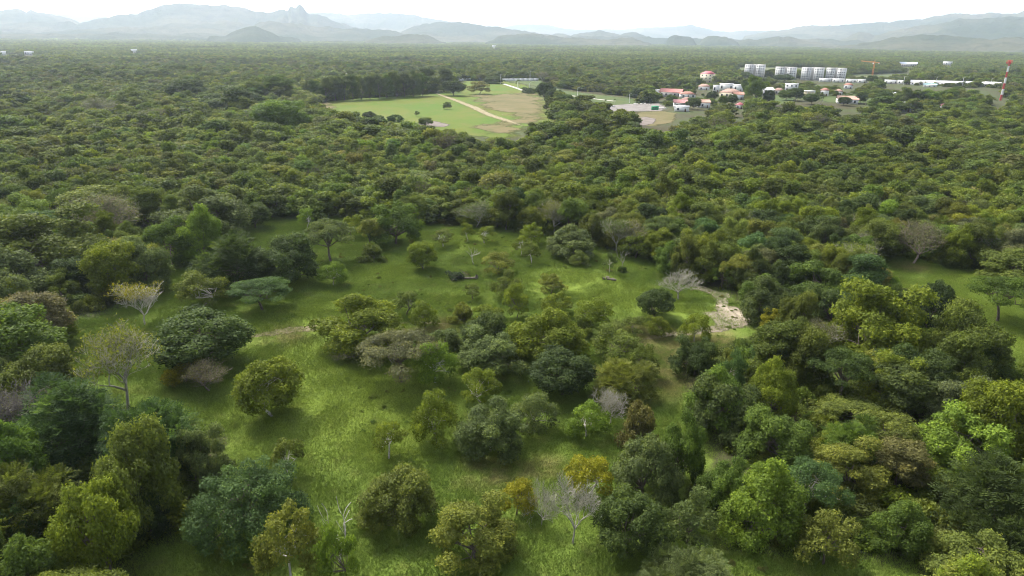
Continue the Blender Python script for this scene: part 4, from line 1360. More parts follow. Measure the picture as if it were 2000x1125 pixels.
# ------------------------------------------------------------------ grass blades on the clearings
def grass_material():
    m, t, o = new_mat('grass_blade')
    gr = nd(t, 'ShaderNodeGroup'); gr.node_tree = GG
    v = nd(t, 'ShaderNodeAttribute', attribute_type='GEOMETRY', attribute_name='var')
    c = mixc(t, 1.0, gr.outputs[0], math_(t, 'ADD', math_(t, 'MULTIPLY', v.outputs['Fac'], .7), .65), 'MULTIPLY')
    d = nd(t, 'ShaderNodeBsdfDiffuse'); tr = nd(t, 'ShaderNodeBsdfTranslucent')
    geo = nd(t, 'ShaderNodeNewGeometry')
    up = nd(t, 'ShaderNodeVectorMath', operation='MULTIPLY_ADD'); t.links.new(geo.outputs['Normal'], up.inputs[0])
    up.inputs[1].default_value = (.45, .45, .45); up.inputs[2].default_value = (0, 0, .8)
    t.links.new(up.outputs[0], d.inputs['Normal']); t.links.new(up.outputs[0], tr.inputs['Normal'])
    t.links.new(c, d.inputs[0]); t.links.new(c, tr.inputs[0])
    ms = nd(t, 'ShaderNodeMixShader'); ms.inputs[0].default_value = .1
    t.links.new(d.outputs[0], ms.inputs[1]); t.links.new(tr.outputs[0], ms.inputs[2]); t.links.new(ms.outputs[0], o.inputs[0])
    return m


GSRC = bpy.data.collections.new('grass_sources')
gm = grass_material()
for s in range(3):
    rg = np.random.default_rng(300 + s)
    n = 2600
    P = np.stack([rg.normal(0, 2.1, n), rg.normal(0, 2.1, n), np.zeros(n)], 1)
    hh = .10 + .16 * fbm(P[:, 0] * .7 + 50, P[:, 1] * .7 + 50, 70 + s) + .05 * rg.random(n)
    an = rg.random(n) * 6.283
    W_ = .035 + .02 * rg.random(n)
    side = np.stack([np.cos(an), np.sin(an), np.zeros(n)], 1) * W_[:, None]
    lean = np.stack([rg.normal(0, .6, n), rg.normal(0, .6, n), np.ones(n)], 1) * hh[:, None]
    V = np.stack([P - side, P + side, P + lean], 1).reshape(-1, 3)
    me = mesh_np('grass_patch', V, np.arange(n * 3).reshape(n, 3), [gm], {'var': np.repeat(rg.random(n), 3)})
    GSRC.objects.link(bpy.data.objects.new('grass_source_%d' % s, me))
GP = []
gx, gy = np.meshgrid(np.arange(-150, 220, 3.6), np.arange(30, 270, 3.6))
gx, gy = gx.ravel(), gy.ravel()
k = inside(CLEAR, gx, gy) | inside(CLEAR_R, gx, gy) | ((np.minimum(polydist(CLEAR, gx, gy), polydist(CLEAR_R, gx, gy)) < 1.5))
for P in (SAND, SAND2, SAND3):
    k &= ~inside(P, gx, gy)
k &= polydist(np.array([at(a, b)[:2] for a, b in TRACK_PTS[:5]]), gx, gy, False) > 2.2
rg = np.random.default_rng(5)
for x, y in zip(gx[k] + rg.uniform(-1.9, 1.9, k.sum()), gy[k] + rg.uniform(-1.9, 1.9, k.sum())):
    s = rg.uniform(.8, 1.25)
    GP.append((x, y, float(hgt(x, y)) - .01, rg.random() * 6.283, 1.0, s, rg.integers(3), .1, .1, .1))
points_object('grass', GP, GSRC, 'short green grass covering the clearings')['category'] = 'grass'


WSRC = bpy.data.collections.new('weed_sources')
for i, (t, c) in enumerate(KIND['f_bush']['var']):
    WSRC.objects.link(bpy.data.objects.new('weed_source_%d' % i, c))
wx, wy = rg.uniform(-150, 220, 16000), rg.uniform(30, 270, 16000)
k = (inside(CLEAR, wx, wy) | inside(CLEAR_R, wx, wy)) & (fbm(wx / 14, wy / 14, 15) > .52 + .10 * rg.random(16000))
WP = [(x, y, float(hgt(x, y)) - .03, rg.random() * 6.3, q, q * rg.uniform(.6, 1.1), rg.integers(3), *c) for x, y, q, c in zip(wx[k], wy[k], np.exp(rg.normal(-2.25, .4, k.sum())), np.array([(.075, .12, .02), (.10, .135, .025), (.13, .135, .04)])[rg.integers(0, 3, k.sum())])]
points_object('weeds', WP, WSRC, 'low weeds and tussocks dotted over the clearing grass')['category'] = 'weeds'


# ------------------------------------------------------------------ fallen tree and logs
def fallen_tree():
    x, y, z = at(905, 545)
    root = empty('fallen_tree', (x, y, z), .3)
    tag(root, 'dark fallen tree lying on the grass in the back of the clearing', 'fallen tree')
    rg = np.random.default_rng(8)
    tubes = [(limb(rg, np.array([2.6, -.8, .3]), np.array([-2.4, .5, .9]), .05, 7), np.linspace(.28, .12, 7))]
    for i in range(8):
        a = np.array([1.6 - i * .5, 0, .5])
        tubes.append((limb(rg, a, a + np.array([-1.2, rg.normal(0, 1.1), rg.uniform(.4, 1.5)]), .1, 5), np.linspace(.09, .025, 5)))
    V, F = join_tubes(tubes, 6)
    link('trunk', mesh_np('fallen_trunk', V, F, [M['bark']], smooth=True), root)
    st = MB(); st.tube([(2.7, -.85, -.1), (2.72, -.85, .5), (2.75, -.9, 1.0)], [.42, .33, .26], 8)
    st.build('stump', M['bark'], root, True)
    Cc = np.stack([rg.uniform(-3.4, .6, 14), rg.normal(0, .9, 14), rg.uniform(.3, 1.3, 14)], 1)
    V, F, v = foliage(rg, Cc, np.full(14, .7), .7, 1500, .3, .18, .8)
    c = link('crown', mesh_np('fallen_crown', V, F, [M['leaf']], {'var': v}), root)
    c['tint'] = [.035, .052, .03]


fallen_tree()
for (px, py, rz, ln, lab) in ((1184, 546, .5, 1.6, 'short dark log, left of two on the grass near the snag'), (1195, 549, -.4, 1.9, 'short dark log, right of two on the grass near the snag')):
    x, y, z = at(px, py)
    r_ = empty('log', (x, y, z), rz)
    tag(r_, lab, 'log', 'dark logs near the snag')
    rg = np.random.default_rng(px)
    P = limb(rg, np.array([-ln / 2, 0, .3]), np.array([ln / 2, .1, .34]), .04, 8)
    V, F = join_tubes([(P, .3 + .07 * np.sin(np.arange(8) * 1.7))], 8)
    m = MB(); m.add(V, F.tolist(), [(0, 2, 1), (0, 3, 2)]); m.build('stem', M['bark'], r_, True)
    m = MB(); m.tube([P[4], P[4] + np.array([.2, .5, .25])], [.12, .06], 6); m.build('branch_stub', M['bark'], r_)


# ------------------------------------------------------------------ trees round the field and in the village
def far_tree(kind, x0, x1, top, base, tint, label, group='trees round the field', bark=None):
    cx = (x0 + x1) / 2
    x, y, z = at(cx, base)
    dp = depth_at(x, y, z)
    put_tree(kind, x, y, z, (x1 - x0) * dp / FPX, (base - top) * dp / FPX / math.cos(math.atan2(CAM_H, math.hypot(x, y))), tint, label, 'tree' if kind != 'bush' else 'shrub', group, bark, jitter=.06, rg=frng)


for i, xc in enumerate(np.arange(604, 832, 17)):
    b = np.interp(xc, [600, 700, 780, 865], [199, 195, 190, 182]) + frng.uniform(-1, 1.5)
    tp = np.interp(xc, [600, 640, 700, 760, 830], [164, 155, 149, 146, 142]) + frng.uniform(-3, 4)
    hw = frng.uniform(12, 17)
    o_ = ['leftmost', 'second', 'third', 'fourth', 'fifth', 'sixth', 'seventh', 'eighth', 'ninth', 'tenth', 'eleventh', 'twelfth', 'thirteenth', 'fourteenth', 'fifteenth'][i]
    far_tree('tall' if i % 3 else 'dome', xc - hw, xc + hw, tp, b, ['gg', 'g', 'ol', 'gg'][i % 4], f'{o_} tree from the left in the tall row along the field' if i else 'leftmost tree in the tall row along the field', 'tall tree row along the field')
for a in [('tall', 812, 852, 134, 181, 'gg', 'tall pale flowering tree near the right end of the field row'),
          ('tall', 848, 886, 134, 180, 'gg', 'tall pale tree at the right end of the field row'),
          ('round', 864, 908, 160, 187, 'dk', 'dark round tree at the top of the gravel road'),
          ('open', 914, 956, 160, 184, 'br', 'brownish open tree in the upper field'),
          ('open', 865, 882, 200, 214, 'dg', 'small dark tree beside the gravel road'),
          ('round', 708, 734, 219, 234, 'dk', 'dark little tree at the front edge of the field'),
          ('bush', 757, 787, 225, 238, 'bg', 'blue-green shrub at the front edge of the field'),
          ('sparse', 676, 688, 217, 229, 'g', 'tiny sapling at the left of the field front edge'),
          ('sparse', 809, 820, 217, 228, 'dg', 'tiny sapling in the middle of the field front'),
          ('round', 818, 846, 230, 247, 'ol', 'grey-olive shrub tree on the pinkish bare earth'),
          ('dome', 942, 982, 150, 163, 'dg', 'dark tree in front of the white boundary wall'),
          ('round', 1046, 1082, 163, 196, 'dk', 'dark pointed tree at the right edge of the field'),
          ('round', 1066, 1102, 176, 203, 'dg', 'dark tree right of the dark pointed tree'),
          ('bush', 1020, 1052, 172, 182, 'dg', 'dark hedge shrub left of the dark pointed tree'),
          ('round', 1082, 1120, 186, 214, 'dg', 'dark green tree at the right field corner'),
          ('round', 1118, 1150, 190, 222, 'dg', 'dark green tree below the lawn strip'),
          ('tall', 1110, 1128, 130, 158, 'yg', 'slim yellow-green tree beyond the lawn strip'),
          ('round', 1170, 1192, 160, 180, 'dk', 'dark round tree at the upper rim of the lawn strip'),
          ('round', 1232, 1260, 173, 196, 'dk', 'dark round tree at the right end of the lawn strip'),
          ('halfbare', 1048, 1070, 142, 162, 'gb', 'greyish bare tree at the end of the white boundary wall'),
          ('tall', 1456, 1492, 152, 205, 'lg', 'tall pale poplar-like tree in the village'),
          ('tall', 1446, 1462, 158, 190, 'dg', 'dark slender tree left of the pale village poplar'),
          ('round', 1488, 1510, 178, 206, 'dk', 'dark round tree right of the pale village poplar'),
          ('round', 1521, 1546, 176, 196, 'g', 'left green tree of a pair on the village lawn'),
          ('round', 1540, 1566, 173, 197, 'dg', 'right darker tree of a pair on the village lawn'),
          ('round', 1570, 1598, 184, 204, 'dg', 'dark tree in front of the white terrace'),
          ('round', 1380, 1401, 179, 197, 'dk', 'dark round tree among the village houses'),
          ('round', 1339, 1367, 192, 214, 'dg', 'dark tree beside the pink roofed house'),
          ('round', 1636, 1660, 190, 206, 'dg', 'dark tree in front of the brown bungalow'),
          ('round', 1667, 1692, 182, 202, 'dk', 'dark round tree right of the brown bungalow'),
          ('round', 1713, 1742, 180, 200, 'dg', 'dark paired tree left of the narrow white house'),
          ('dome', 1744, 1782, 172, 204, 'gg', 'grey-green tree beside the narrow white house'),
          ('dome', 1780, 1835, 176, 205, 'lg', 'broad light green tree right of the village'),
          ('dome', 1830, 1890, 172, 204, 'g', 'broad fresh green tree near the red and white mast'),
          ('round', 1420, 1440, 186, 206, 'dg', 'dark green tree below the tan roofs'),
          ('round', 1300, 1322, 186, 202, 'g', 'green tree in front of the long red roof'),
          ('round', 1268, 1292, 182, 199, 'g', 'green tree left of the long red roof'),
          ('round', 1402, 1420, 188, 208, 'g', 'green tree in front of the tan roofed house'),
          ('round', 1512, 1546, 146, 160, 'dg', 'dark tree in front of the second apartment block'),
          ('round', 1634, 1650, 145, 158, 'dg', 'dark tree at the corner of the fourth apartment block'),
          ('dome', 1442, 1470, 142, 158, 'dg', 'dark tree in front of the first apartment block'),
          ('round', 1692, 1712, 148, 163, 'dg', 'dark tree below the tower crane'),
          ('round', 1964, 1976, 106, 116, 'dk', 'far dark lone tree below the right hills')]:
    far_tree(*a, group='trees of the village' if a[1] > 1255 else 'trees round the field')


for a in [('round', 502, 604, 200, 270, 'g', 'big fresh green tree rising above the forest left of the field'),
          ('dome', 398, 512, 172, 226, 'dg', 'wide dark dome tree above the forest left of the big fresh green tree'),
          ('dome', 225, 300, 175, 220, 'ol', 'olive dome tree above the far left forest'),
          ('round', 334, 402, 158, 204, 'dg', 'dark tree behind the wide dark dome tree'),
          ('dome', 462, 530, 154, 202, 'ol', 'olive tree behind the wide dark dome tree, on its right'),
          ('tall', 520, 575, 150, 200, 'g', 'green tree left of the tall field row'),
          ('halfbare', 165, 225, 194, 240, 'gb', 'greyish half bare tree in the far left forest'),
          ('halfbare', 286, 340, 214, 256, 'gb', 'greyish half bare tree left of the big fresh green tree'),
          ('dome', 1556, 1642, 404, 476, 'yg', 'bright yellow-green tree in the forest behind the right wood'),
          ('tall', 1843, 1898, 420, 482, 'ye', 'orange-yellow tree at the back of the right clearing'),
          ('halfbare', 1064, 1112, 398, 452, 'gb', 'pinkish bare tree at the forest edge behind the dark grey dome'),
          ('round', 1390, 1470, 250, 300, 'lg', 'light green tree in the mid forest below the village'),
          ('dome', 1060, 1150, 300, 345, 'go', 'golden tree in the mid forest below the gravel road')]:
    far_tree(*a, group='big trees above the forest')


def palm_meshes():
    rg = np.random.default_rng(3)
    t = MB(); t.tube(limb(rg, np.array([0, 0, -.2]), np.array([.3, .1, 6.5]), 0, 8), np.linspace(.2, .13, 8), 6)
    V, F, n = [], [], 0
    for i in range(16):
        an = i * 2.4; el = rg.uniform(-.1, .9)
        d = np.array([math.cos(an) * math.cos(el), math.sin(an) * math.cos(el), math.sin(el)])
        side = unit(np.cross(d, [0, 0, 1.0]))
        prev = None
        for s in range(6):
            q = np.array([.3, .1, 6.5]) + d * s * .52 - np.array([0, 0, 1]) * .085 * s * s
            wdt = .42 * math.sin(math.pi * (.12 + .8 * s / 5)) + .03
            V += [q - side * wdt - np.array([0, 0, wdt * .5]), q, q + side * wdt - np.array([0, 0, wdt * .5])]
            if s:
                b = n + 3 * (s - 1)
                F += [(b, b + 1, b + 4, b + 3), (b + 1, b + 2, b + 5, b + 4)]
        n += 18
    me = mesh_np('palm_fronds', np.array(V), np.array(F), [M['leaf']], {'var': rg.random(len(V))})
    tm = mesh_np('palm_stem', np.concatenate(t.v), np.array(t.f4), [M['pale_bark']], smooth=True)
    return tm, me


PT, PF = palm_meshes()
for (px, base, top, lab) in ((1012, 172, 155, 'palm at the lower end of the field path'), (1183, 203, 194, 'left palm of the pair at the rubble yard'), (1200, 202, 193, 'right palm of the pair at the rubble yard'),
                             (1242, 201, 192, 'palm right of the lawn strip'), (1548, 168, 150, 'palm in front of the second apartment block'), (1432, 200, 183, 'palm between the tan roofs and the small red roof'), (1603, 204, 188, 'palm in front of the orange roofed villa'), (1690, 204, 190, 'palm at the right end of the village lawn')):
    x, y, z = at(px, base); s = (base - top) * depth_at(x, y, z) / FPX / 7.2
    r_ = empty('palm_tree', (x, y, z), px, (s, s, s)); tag(r_, lab, 'palm', 'palms beyond the field')
    link('trunk', PT, r_); c = link('fronds', PF, r_); c['tint'] = [.05, .075, .02]


# ------------------------------------------------------------------ village, apartment blocks, mast, crane
M['white_wall'] = plain('white_wall', (.66, .65, .63), .8, .06, .4)
M['cream_wall'] = plain('cream_wall', (.72, .64, .46), .8, .06, .4)
M['grey_wall'] = plain('grey_wall', (.42, .40, .37), .85, .1, .4)
M['red_roof'] = plain('red_roof', (.21, .058, .045), .7, .12, .8)
M['crimson_roof'] = plain('crimson_roof', (.25, .04, .05), .6, .1, .8)
M['orange_roof'] = plain('orange_roof', (.23, .10, .065), .75, .12, .8)
M['tan_roof'] = plain('tan_roof', (.26, .155, .115), .8, .12, .8)
M['pink_roof'] = plain('pink_roof', (.24, .10, .10), .8, .12, .8)
M['white_roof'] = plain('white_roof', (.58, .58, .58), .6, .06, .8)
M['brown_roof'] = plain('brown_roof', (.22, .13, .10), .85, .12, .8)
M['teal_roof'] = plain('teal_roof', (.22, .36, .36), .5, .08, .8)
M['blue_roof'] = plain('blue_roof', (.30, .34, .42), .5, .08, .8)
M['glass'] = plain('window_glass', (.035, .045, .055), .15, .2, .5)
M['door_wood'] = plain('door_wood', (.12, .07, .04), .7, .1, 2)
M['steel'] = plain('steel', (.42, .42, .42), .45, .06, 2, .6)
M['green_paint'] = plain('green_paint', (.02, .30, .13), .5, .08, 1)
M['dark_paint'] = plain('dark_paint', (.015, .06, .035), .5, .1, 1)
M['red_paint'] = plain('red_paint', (.50, .045, .045), .5, .06, 1)
M['white_paint'] = plain('white_paint', (.78, .77, .75), .5, .05, 1)
M['orange_paint'] = plain('orange_paint', (.62, .22, .04), .5, .06, 1)
M['concrete'] = plain('concrete', (.5, .48, .45), .85, .1, .5)


def frame_at(px, base, keep=None):
    x, y, z = at(px, base)
    BLD.append((x, y, 7.0))
    return x, y, z, depth_at(x, y, z) / FPX, -math.atan2(x, y)


def box_part(name, mat, parent, *b):
    return MB().box(*b).build(name, mat, parent)


def house(x0, x1, top, base, wall, roof, style, label, storeys=1, turn=0.0, deep=None, name='house', cat='house'):
    x, y, z, mpp, rz = frame_at((x0 + x1) / 2, base)
    Wd = (x1 - x0) * mpp; H = (base - top) * mpp
    dep = deep or min(max(Wd * .7, 6), 13)
    root = empty(name, (x, y, z), rz + turn)
    tag(root, label, cat, 'village houses')
    BLD[-1] = (x, y, Wd / 2 + 1.5)
    rh = 0 if style == 'flat' else min(H * .42, dep * .32)
    h = H - rh
    box_part('wall', M[wall], root, -Wd / 2, Wd / 2, 0, dep, -.3, h)
    ov = .5
    if style == 'gable': MB().gable(-Wd / 2 - ov, Wd / 2 + ov, -ov, dep + ov, h + .01, h + rh).build('roof', M[roof], root)
    elif style == 'hip': MB().hip(-Wd / 2 - ov, Wd / 2 + ov, -ov, dep + ov, h + .22, h + rh + .2).build('roof', M[roof], root)
    else:
        r_ = box_part('roof', M[roof], root, -Wd / 2 - .25, Wd / 2 + .25, -.25, dep + .25, h + .004, h + .35)
    fl = h / storeys
    nb = max(2, int(Wd / 4))
    for s in range(storeys):
        for i in range(nb):
            cx = -Wd / 2 + (i + .5) * Wd / nb
            if s == 0 and i == nb // 2:
                box_part('door', M['door_wood'], root, cx - .55, cx + .55, -.06, .05, .0, min(2.2, fl * .8))
                continue
            w_ = box_part('window', M['glass'], root, cx - .75, cx + .75, -.05, .05, s * fl + fl * .32, s * fl + fl * .76)
            box_part('sill', M['concrete'], w_, cx - .85, cx + .85, -.14, -.002, s * fl + fl * .28, s * fl + fl * .315)
    return root, Wd, dep, h


house(1288, 1330, 175, 189, 'grey_wall', 'red_roof', 'gable', 'long house with a bright red roof at the left end of the village', turn=-.15)
house(1280, 1289, 177, 187, 'white_wall', 'white_roof', 'flat', 'small white house at the left gable of the long red roof')
house(1330, 1358, 180, 191, 'white_wall', 'orange_roof', 'hip', 'house with an orange roof right of the long red roof', turn=.2)
house(1316, 1341, 196, 212, 'grey_wall', 'pink_roof', 'gable', 'house with a pinkish roof above the white shed', turn=.1)
house(1317, 1345, 209, 218, 'white_wall', 'white_roof', 'flat', 'low white shed in front of the pink roofed house')
house(1332, 1350, 191, 200, 'cream_wall', 'brown_roof', 'hip', 'small brown roofed house behind the pink roofed house')
house(1366, 1387, 196, 211, 'white_wall', 'tan_roof', 'gable', 'house with a tan gable roof behind the dark village tree', turn=.4)
house(1437, 1451, 201, 213, 'white_wall', 'crimson_roof', 'hip', 'tiny white house with a red pyramid roof')
house(1366, 1390, 140, 162, 'cream_wall', 'crimson_roof', 'hip', 'tall cream house with a red roof standing above the trees', 3, -.35)
house(1364, 1385, 165, 176, 'white_wall', 'tan_roof', 'hip', 'white house with a low tan roof below the tall cream house')
house(1392, 1404, 168, 180, 'white_wall', 'white_roof', 'flat', 'white cube house left of the long white house')
house(1405, 1431, 165, 177, 'white_wall', 'white_roof', 'flat', 'long white flat roofed house in the village', deep=9)
house(1431, 1450, 167, 179, 'white_wall', 'white_roof', 'flat', 'white flat roofed house right of the long white one', deep=9)
house(1405, 1443, 175, 191, 'cream_wall', 'tan_roof', 'hip', 'wide house with a tan tiled roof in front of the white houses', turn=-.1)
house(1433, 1452, 181, 195, 'white_wall', 'orange_roof', 'gable', 'house with a tan-orange roof beside the wide tan one', turn=.3)
house(1491, 1511, 172, 186, 'white_wall', 'white_roof', 'gable', 'white house with a pale gable right of the village poplar', turn=.5)
house(1512, 1529, 173, 184, 'grey_wall', 'brown_roof', 'hip', 'brown roofed house right of the white gable house')
house(1533, 1557, 165, 178, 'white_wall', 'white_roof', 'flat', 'white modern house behind the pair of green trees', 2)
house(1602, 1617, 173, 188, 'white_wall', 'orange_roof', 'hip', 'white villa with an orange roof in the right village')
house(1630, 1644, 175, 186, 'white_wall', 'tan_roof', 'hip', 'small house with a tan roof right of the villa')
house(1648, 1664, 163, 174, 'white_wall', 'orange_roof', 'hip', 'house with an orange pyramid roof behind the village lawn')
house(1637, 1674, 189, 203, 'white_wall', 'tan_roof', 'gable', 'brownish long bungalow in the right village', turn=.15)
house(1740, 1749, 182, 197, 'white_wall', 'white_roof', 'flat', 'narrow white house between dark trees', 2)
BLD[-1] = (BLD[-1][0], BLD[-1][1], .6)
house(1757, 1767, 200, 209, 'white_wall', 'white_roof', 'flat', 'small white hut half hidden in the right forest')
BLD[-1] = (BLD[-1][0], BLD[-1][1], .6)
house(1786, 1801, 199, 210, 'cream_wall', 'orange_roof', 'gable', 'orange roofed house half hidden in the right forest', turn=.3)
BLD[-1] = (BLD[-1][0], BLD[-1][1], .6)
house(1830, 1847, 203, 213, 'white_wall', 'pink_roof', 'gable', 'pink roofed house half hidden in the right forest', turn=-.2)
BLD[-1] = (BLD[-1][0], BLD[-1][1], .6)
house(1759, 1778, 207, 218, 'grey_wall', 'brown_roof', 'hip', 'brown hut in front of the small white hut')
BLD[-1] = (BLD[-1][0], BLD[-1][1], .6)
for a in ((1600, 1622, 'first'), (1626, 1648, 'second'), (1652, 1672, 'third'), (1675, 1692, 'fourth'), (1728, 1752, 'fifth'), (1754, 1780, 'sixth')):
    b_ = np.interp(a[0], [1560, 1800], [159.5, 165.5])
    house(a[0], a[1], b_ - 6, b_, 'white_wall', 'white_roof', 'flat', f'{a[2]} from the left of the low white row houses below the crane', name='row_house')
for (x0, x1, lab) in ((1781, 1830, 'left'), (1831, 1880, 'second'), (1881, 1925, 'third'), (1926, 1956, 'right')):
    b_ = np.interp((x0 + x1) / 2, [1780, 1956], [165.5, 169.5])
    house(x0, x1, b_ - 8, b_, 'white_wall', 'white_roof', 'gable', f'{lab} one of the long white sheds left of the mast', name='warehouse', cat='warehouse', deep=14)
house(1804, 1827, 164, 170, 'white_wall', 'teal_roof', 'gable', 'teal roofed shed in front of the long white sheds', name='warehouse', cat='warehouse')
house(1758, 1788, 122, 130, 'grey_wall', 'blue_roof', 'gable', 'far long hall with a bluish roof right of the crane', name='warehouse', cat='warehouse')
house(1842, 1858, 121, 128, 'white_wall', 'white_roof', 'flat', 'far white house right of the bluish hall')
house(961, 969, 89, 96, 'white_wall', 'white_roof', 'flat', 'tiny far white house below the central hills', deep=20)
house(2, 12, 101, 108, 'white_wall', 'white_roof', 'flat', 'tiny far white house at the left edge of the plain', deep=20)
house(50, 66, 101, 108, 'white_wall', 'white_roof', 'flat', 'far white shed near the left edge of the plain', deep=20)
house(257, 268, 97, 103, 'white_wall', 'white_roof', 'flat', 'tiny far white house in the left plain', deep=20)


def terrace():
    x, y, z, mpp, rz = frame_at(1579, 190)
    Wd = 22 * mpp; H = 12 * mpp
    root = empty('pavilion', (x, y, z), rz); tag(root, 'open white terrace pavilion on the village lawn', 'pavilion')
    box_part('roof', M['white_wall'], root, -Wd / 2, Wd / 2, 0, 6, H - .6, H)
    box_part('back_wall', M['cream_wall'], root, -Wd / 2 + .3, Wd / 2 - .3, 5.6, 5.9, 0, H - .61)
    for i in range(4):
        cx = -Wd / 2 + .3 + i * (Wd - .6) / 3
        box_part('column', M['white_wall'], root, cx - .25, cx + .25, .1, .6, -.2, H - .602)
    box_part('floor_slab', M['concrete'], root, -Wd / 2 - 2, Wd / 2 + 2, -2, 5.5, -.3, .15)


terrace()


def apartment(x0, x1, top, base, label):
    x, y, z, mpp, rz = frame_at((x0 + x1) / 2, base)
    Wd = (x1 - x0) * mpp * .94; H = (base - top) * mpp; dep = 12
    root = empty('apartment_block', (x, y, z), rz - .05); tag(root, label, 'apartment block', 'white apartment blocks')
    BLD[-1] = (x, y, Wd / 2 + 3)
    nf = 5; fl = H / nf; rec = .5
    # two wings and a recessed stair core
    box_part('wall', M['white_wall'], root, -Wd / 2, -Wd * .06, 0, dep, -.3, H)
    box_part('wall', M['white_wall'], root, Wd * .06, Wd / 2, 0, dep, -.3, H)
    box_part('stair_core', M['grey_wall'], root, -Wd * .06 + .01, Wd * .06 - .01, 1.2, dep - .6, -.3, H + .8)
    pr = box_part('parapet', M['concrete'], root, -Wd / 2 - .15, -Wd * .06 + .1, -.15, dep + .15, H + .004, H + .5)
    box_part('parapet', M['concrete'], root, Wd * .06 - .1, Wd / 2 + .15, -.15, dep + .15, H + .004, H + .5)
    for side in (-1, 1):
        for f in range(nf):
            for i, (a, b) in enumerate(((.10, .145), (.185, .265), (.31, .355), (.41, .45))):
                p0, p1 = sorted((side * Wd * a, side * Wd * b))
                if i == 1:
                    w_ = box_part('window', M['glass'], root, p0, p1, -.04, .3, f * fl + .25, f * fl + fl * .82)
                    box_part('balcony', M['white_wall'], w_, p0 - .1, p1 + .1, -1.1, -.002, f * fl + .02, f * fl + .95)
                else:
                    w_ = box_part('window', M['glass'], root, p0, p1, -.04, .3, f * fl + fl * .3, f * fl + fl * .78)


for a in ((1452, 1492, 128, 151, 'first white apartment block from the left, set back from the others'), (1512, 1553, 133, 155, 'second white apartment block from the left'),
          (1563, 1606, 134, 157, 'third white apartment block from the left'), (1611, 1649, 135, 158, 'rightmost white apartment block beside the row houses')):
    apartment(*a)


def long_wall(name, pts, ht, th, mat, label, post=6.0):
    P = [at(a, b) for a, b in pts]
    root = empty(name, P[0]); tag(root, label, 'wall')
    for (x0, y0, z0), (x1, y1, z1) in zip(P[:-1], P[1:]):
        L_ = math.hypot(x1 - x0, y1 - y0); n = max(1, int(L_ / post)); ang = math.atan2(y1 - y0, x1 - x0)
        for i in range(n):
            t0, t1 = i / n, (i + 1) / n
            xa, ya = x0 + (x1 - x0) * t0, y0 + (y1 - y0) * t0
            me = MB().box(.16, L_ / n - .16, -th / 2, th / 2, -.8, ht)
            o = me.build('panel', mat, root); o.location = (xa - P[0][0], ya - P[0][1], float(hgt(xa, ya)) - P[0][2]); o.rotation_euler = (0, 0, ang)
            me = MB().box(-.15, .15, -th * .8, th * .8, -.8, ht + .15)
            o = me.build('post', M['concrete'], root); o.location = (xa - P[0][0], ya - P[0][1], float(hgt(xa, ya)) - P[0][2]); o.rotation_euler = (0, 0, ang)


long_wall('boundary_wall', [(884, 164), (893, 158.5), (920, 157.5), (985, 158.5), (1052, 158)], 3.0, .3, M['white_wall'], 'long pale boundary wall behind the field')

# green site container with a dark opening
x, y, z, mpp, rz = frame_at(1279, 215)
Wc = 14 * mpp
ct = empty('container', (x, y, z), rz); tag(ct, 'green site container on the rubble yard', 'container')
box_part('body', M['green_paint'], ct, -Wc / 2, Wc / 2, 0, 2.5, .1, 2.7)
box_part('roof', M['green_paint'], ct, -Wc / 2 - .1, Wc / 2 + .1, -.1, 2.6, 2.704, 2.85)
box_part('opening', M['dark_paint'], ct, -Wc * .36, Wc * .36, -.05, .02, 1.25, 2.1)
for s in (-1, 1): box_part('skid', M['steel'], ct, s * Wc * .35 - .15, s * Wc * .35 + .15, .1, 2.4, -.2, .098)


def rock_pile(px, py, s, label, seed):
    x, y, z = at(px, py)
    rg = np.random.default_rng(seed)
    root = empty('rubble_heap', (x, y, z)); tag(root, label, 'rubble heap', 'rubble heaps in the yard')
    n = 14
    for i in range(n):
        V, F = [], []
        th = np.linspace(0, np.pi, 5)[1:-1]; ph = np.arange(6) * np.pi / 3
        c = np.array([rg.normal(0, s), rg.normal(0, s * .5), rg.uniform(0, .5)]); rr = rg.uniform(.35, .9)
        V = [c + rr * np.array([0, 0, .7])]
        for t in th:
            for p in ph: V.append(c + rr * rg.uniform(.75, 1.2) * np.array([math.sin(t) * math.cos(p), math.sin(t) * math.sin(p), .7 * math.cos(t)]))
        V.append(c - rr * np.array([0, 0, .7]))
        F4 = [(1 + r_ * 6 + j, 1 + (r_ + 1) * 6 + j, 1 + (r_ + 1) * 6 + (j + 1) % 6, 1 + r_ * 6 + (j + 1) % 6) for r_ in range(2) for j in range(6)]
        F3 = [(0, 1 + j, 1 + (j + 1) % 6) for j in range(6)] + [(19, 13 + (j + 1) % 6, 13 + j) for j in range(6)]
        MB().add(V, F4, F3).build('rock', M['concrete'], root)


rock_pile(1192, 209, 2.2, 'heap of rubble at the left end of the yard', 1)
rock_pile(1250, 204, 4.0, 'heap of rubble at the back of the yard', 2)
rock_pile(1291, 212, 1.6, 'heap of rubble right of the green container', 3)


def lamp_post(px, base, top, label, grp):
    x, y, z, mpp, rz = frame_at(px, base)
    H = (base - top) * mpp
    root = empty('lamp_post', (x, y, z), rz); tag(root, label, 'lamp post', grp)
    MB().tube([(0, 0, -.3), (0, 0, H * .5), (0, 0, H)], [.2, .16, .12], 8).build('pole', M['white_paint'], root)
    MB().tube([(0, 0, H - .15), (.7, 0, H + .1), (1.4, 0, H + .15)], [.07, .06, .05], 6).build('arm', M['white_paint'], root)
    box_part('lamp_head', M['steel'], root, 1.2, 2.0, -.15, .15, H + .05, H + .2)


